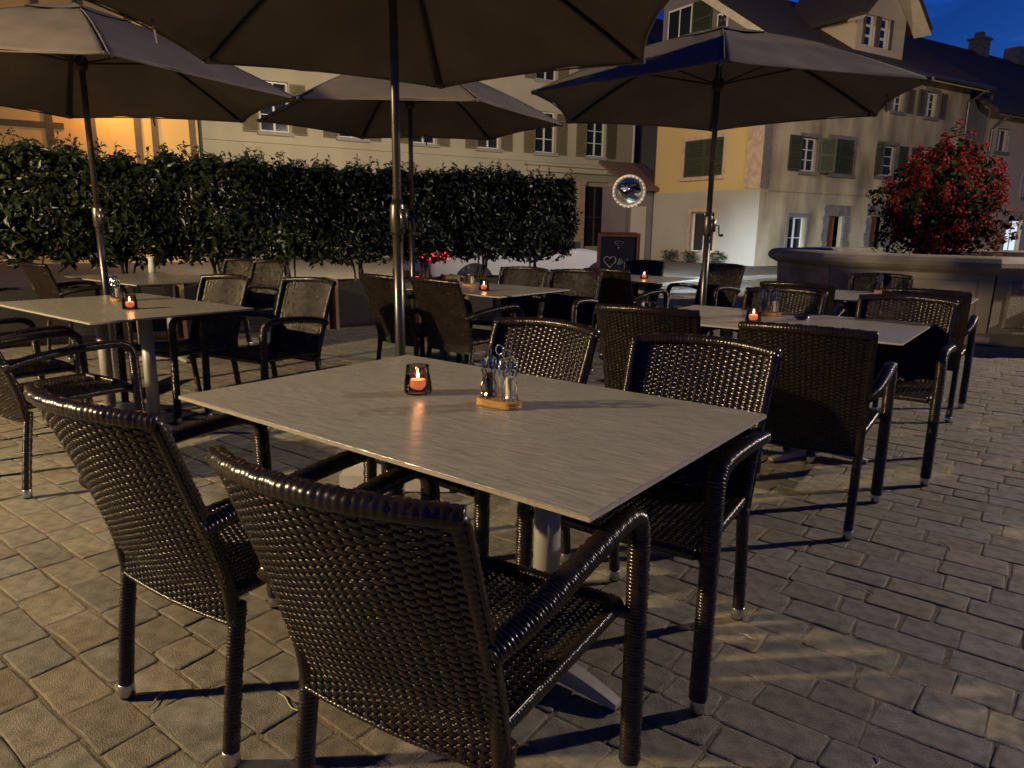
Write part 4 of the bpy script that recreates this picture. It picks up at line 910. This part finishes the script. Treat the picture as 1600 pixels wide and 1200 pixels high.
# ------------------------------------------------------------------ chalkboard
M_slate = mat('chalkboard', (.012, .012, .014), .55, var=.3, scale=4); M_chalk = mat('chalk', (.42, .42, .42), .9, var=.4, scale=60); M_bfr = mat('board_frame_wood', (.20, .085, .035), .5, var=.3, scale=10)
ab = tag(empty('chalkboard_sign', (1.50, 10.35, 0), R(-9)), 'wooden A-frame chalkboard with WiFi sign, heart and welcome lettering', 'sign')
tilt = R(11)
for sg, nm in ((-1, 'front_panel'), (1, 'rear_panel')):
    pn = empty(nm, (0, sg * .26, 0)); pn.parent = ab; pn.rotation_euler = (-sg * tilt * 1.0 if sg > 0 else tilt * -1.0, 0, 0)
    pn.rotation_euler = ((-tilt if sg < 0 else tilt), 0, 0)
    f = MB().box((-.275, 0, .60), (.05, .03, 1.2)).box((.275, 0, .60), (.05, .03, 1.2)).box((0, 0, 1.175), (.50, .028, .05)).box((0, 0, .20), (.50, .028, .05)); f.build('frame', M_bfr, pn)
    MB().box((0, 0, .69), (.50, .012, .93)).build('slate', M_slate, pn)
    if sg < 0:
        y = -.0085
        for r0 in (.032, .062, .092):
            P = [(r0 * math.sin(t), y, 1.00 + r0 * math.cos(t)) for t in np.linspace(-.85, .85, 12)]; MB().tube(P, .009, 5, flat=.4).build('wifi_arc', M_chalk, pn)
        MB().lathe([(.0005, -.002), (.011, -.002), (.011, .002), (.0005, .002)], n=12, cap=False).build('wifi_dot', M_chalk, pn, loc=(0, y, .995)).rotation_euler = (math.pi / 2, 0, 0)
        H = [(-.115 + .085 * (16 * math.sin(t) ** 3) / 16, y, .80 + .09 * (13 * math.cos(t) - 5 * math.cos(2 * t) - 2 * math.cos(3 * t) - math.cos(4 * t)) / 16) for t in np.linspace(0, 2 * math.pi, 40)]
        MB().tube(H, .005, 5, flat=.5).build('chalk_heart', M_chalk, pn)
        for txt, x, z, sz in (('lich', -.015, .755, .13), ('willkommen', -.19, .56, .075)):
            cu = bpy.data.curves.new('chalk_text', 'FONT'); cu.body = txt; cu.size = sz; cu.shear = .25; cu.extrude = .001
            to = bpy.data.objects.new('chalk_lettering', cu); COL.objects.link(to); dg = bpy.context.evaluated_depsgraph_get(); me = bpy.data.meshes.new_from_object(to.evaluated_get(dg)); bpy.data.objects.remove(to)
            me.materials.clear(); me.materials.append(M_chalk); put('chalk_lettering', me, pn, (x, y, z), (math.pi / 2, 0, 0))
MB().box((0, 0, 1.18), (.5, .10, .03)).build('hinge_bar', M_bfr, ab)

# ------------------------------------------------------------------ traffic mirror
M_mirror = mat('mirror_glass', (.42, .44, .47), .03, metal=1.); M_mfr = mat('mirror_frame', (.34, .29, .26), .6); M_mw = mat('mirror_reflector', (.50, .46, .42), .6)
mr = tag(empty('traffic_mirror', (2.80, 18.0, .04)), 'round convex traffic mirror with beaded reflector rim on a post', 'mirror')
MB().tube([(0, .10, 0), (0, .10, 2.45)], .035, 12).build('post', M_blk, mr)
hd = empty('mirror_head', (0, -.02, 2.10)); hd.parent = mr; hd.rotation_euler = (math.pi / 2 + .30, 0, R(-9))
MB().lathe([(.0005, .06)] + [(.345 * math.sin(t), .06 - .10 * (1 - math.cos(t))) for t in np.linspace(.1, 1.35, 10)], n=40, cap=False).build('convex_glass', M_mirror, hd, smooth=True)
MB().lathe([(.33, .0), (.34, .045), (.40, .045), (.41, .0), (.38, -.05), (.0005, -.06)], n=40, cap=False).build('frame', M_mfr, hd, smooth=True)
bd = MB().lathe([(.0005, .03), (.02, .022), (.028, 0), (.0005, 0)], n=10, cap=False).mesh('reflector_bead', M_mw, True)
for k in range(24): put('reflector_bead', bd, hd, (.373 * math.cos(k * math.pi / 12), .373 * math.sin(k * math.pi / 12), .044))

# ------------------------------------------------------------------ weeds and pots along the gable
for i, (s_, n_) in enumerate(((19.75, 18.6), (19.75, 19.9), (19.75, 21.0))):
    wd = tag(empty('wall_plant', S(s_, n_, .04), 0), ['low weed tuft at the foot of the yellow gable, nearest the corner', 'low weed tuft below the gable window', 'low weed tuft at the shed end of the gable'][i], 'plant', 'weeds along the gable')
    q = rs.uniform(-1, 1, (260, 3)) * (.28, .3, .2) + (0, 0, .22); put('foliage', cloud_mesh('foliage', [(*leaf_cloud(q, np.tile((0, 0, 1.), (260, 1)), .16, .018, rs), 0)], [M_leaf2]), wd)

# ------------------------------------------------------------------ street lighting (outside the picture or behind the parasols)
M_lens = mat('lamp_lens', (1, .9, .7), .4, emit=(1, .74, .42), estr=30)
def lamp_post(x, y, h, watts, color, label):
    r = tag(empty('street_lamp', (x, y, 0)), label, 'street lamp', 'street lamps around the terrace')
    MB().tube([(0, 0, 0), (0, 0, h + .25)], .05, 14).lathe([(.11, 0), (.11, .35), (.06, .45)], n=16).build('post', M_lead, r)
    MB().lathe([(.05, h + .22), (.20, h + .16), (.30, h + .05), (.29, h + .04), (.05, h + .15)], n=24, cap=False).build('shade', M_lead, r, smooth=True)
    b = MB().lathe([(.07, h + .12), (.10, h + .06), (.07, h + .02)], n=16).build('lens', M_lens, r, smooth=True)
    for k in range(1):
        l = bpy.data.lights.new('lamp_light', 'POINT'); l.energy = watts; l.color = color; l.shadow_soft_size = .09
        o = bpy.data.objects.new('lamp_light', l); COL.objects.link(o); o.parent = b; o.location = (.14 * (1 if x < 0 else -1), 0, h - .05)
    return r
lamp_post(-6.5, 1.2, 3.15, LA, (1, .735, .37), 'street lamp standing left of the terrace outside the picture')
lamp_post(13.0, 5.6, 7.0, LB, (1, .82, .62), 'street lamp standing right of the terrace outside the picture')
cl_ = tag(empty('hanging_street_lamp', S(3.9, 13.4, 0), E_ANG), 'street lamp hanging on a wire above the road', 'street lamp', 'street lamps around the terrace')
MB().tube([(0, -40, 8.6), (0, 0, 8.1), (0, 11.6, 8.6)], .006, 6).build('span_wire', M_lead, cl_)
MB().tube([(0, 0, 8.1), (0, 0, 7.6)], .015, 8).lathe([(.04, 7.6), (.26, 7.48), (.28, 7.40), (.05, 7.45)], n=24, cap=False).build('shade', M_lead, cl_)
b = MB().lathe([(.06, 7.46), (.13, 7.42), (.06, 7.38)], n=16).build('lens', M_lens, cl_, smooth=True)
l = bpy.data.lights.new('lamp_light', 'SPOT'); l.energy = LD; l.color = (1, .80, .50); l.shadow_soft_size = .12; l.spot_size = R(125); l.spot_blend = .35; o = bpy.data.objects.new('lamp_light', l); COL.objects.link(o); o.parent = b; o.location = (0, 0, 7.3)
o.rotation_euler = (R(66), 0, R(-46))                           # shaded luminaire throwing its light at the house fronts
wl = tag(empty('wall_lantern', S(1.1, 24.2, 0), E_ANG), 'orange wall lantern on the ochre house, hidden by the left parasol', 'lantern')
MB().tube([(0, .8, 5.3), (0, .2, 5.45), (0, 0, 5.3)], .02, 8).lathe([(.03, 5.3), (.16, 5.16), (.17, 5.10), (.04, 5.12)], n=16, cap=False).build('bracket', M_lead, wl)
b = MB().lathe([(.05, 5.14), (.08, 5.05), (.05, 4.95)], n=14).build('lens', M_lens, wl, smooth=True)
l = bpy.data.lights.new('lamp_light', 'POINT'); l.energy = LC; l.color = (1, .42, .10); l.shadow_soft_size = .08; o = bpy.data.objects.new('lamp_light', l); COL.objects.link(o); o.parent = b; o.location = (0, -.05, 4.85)
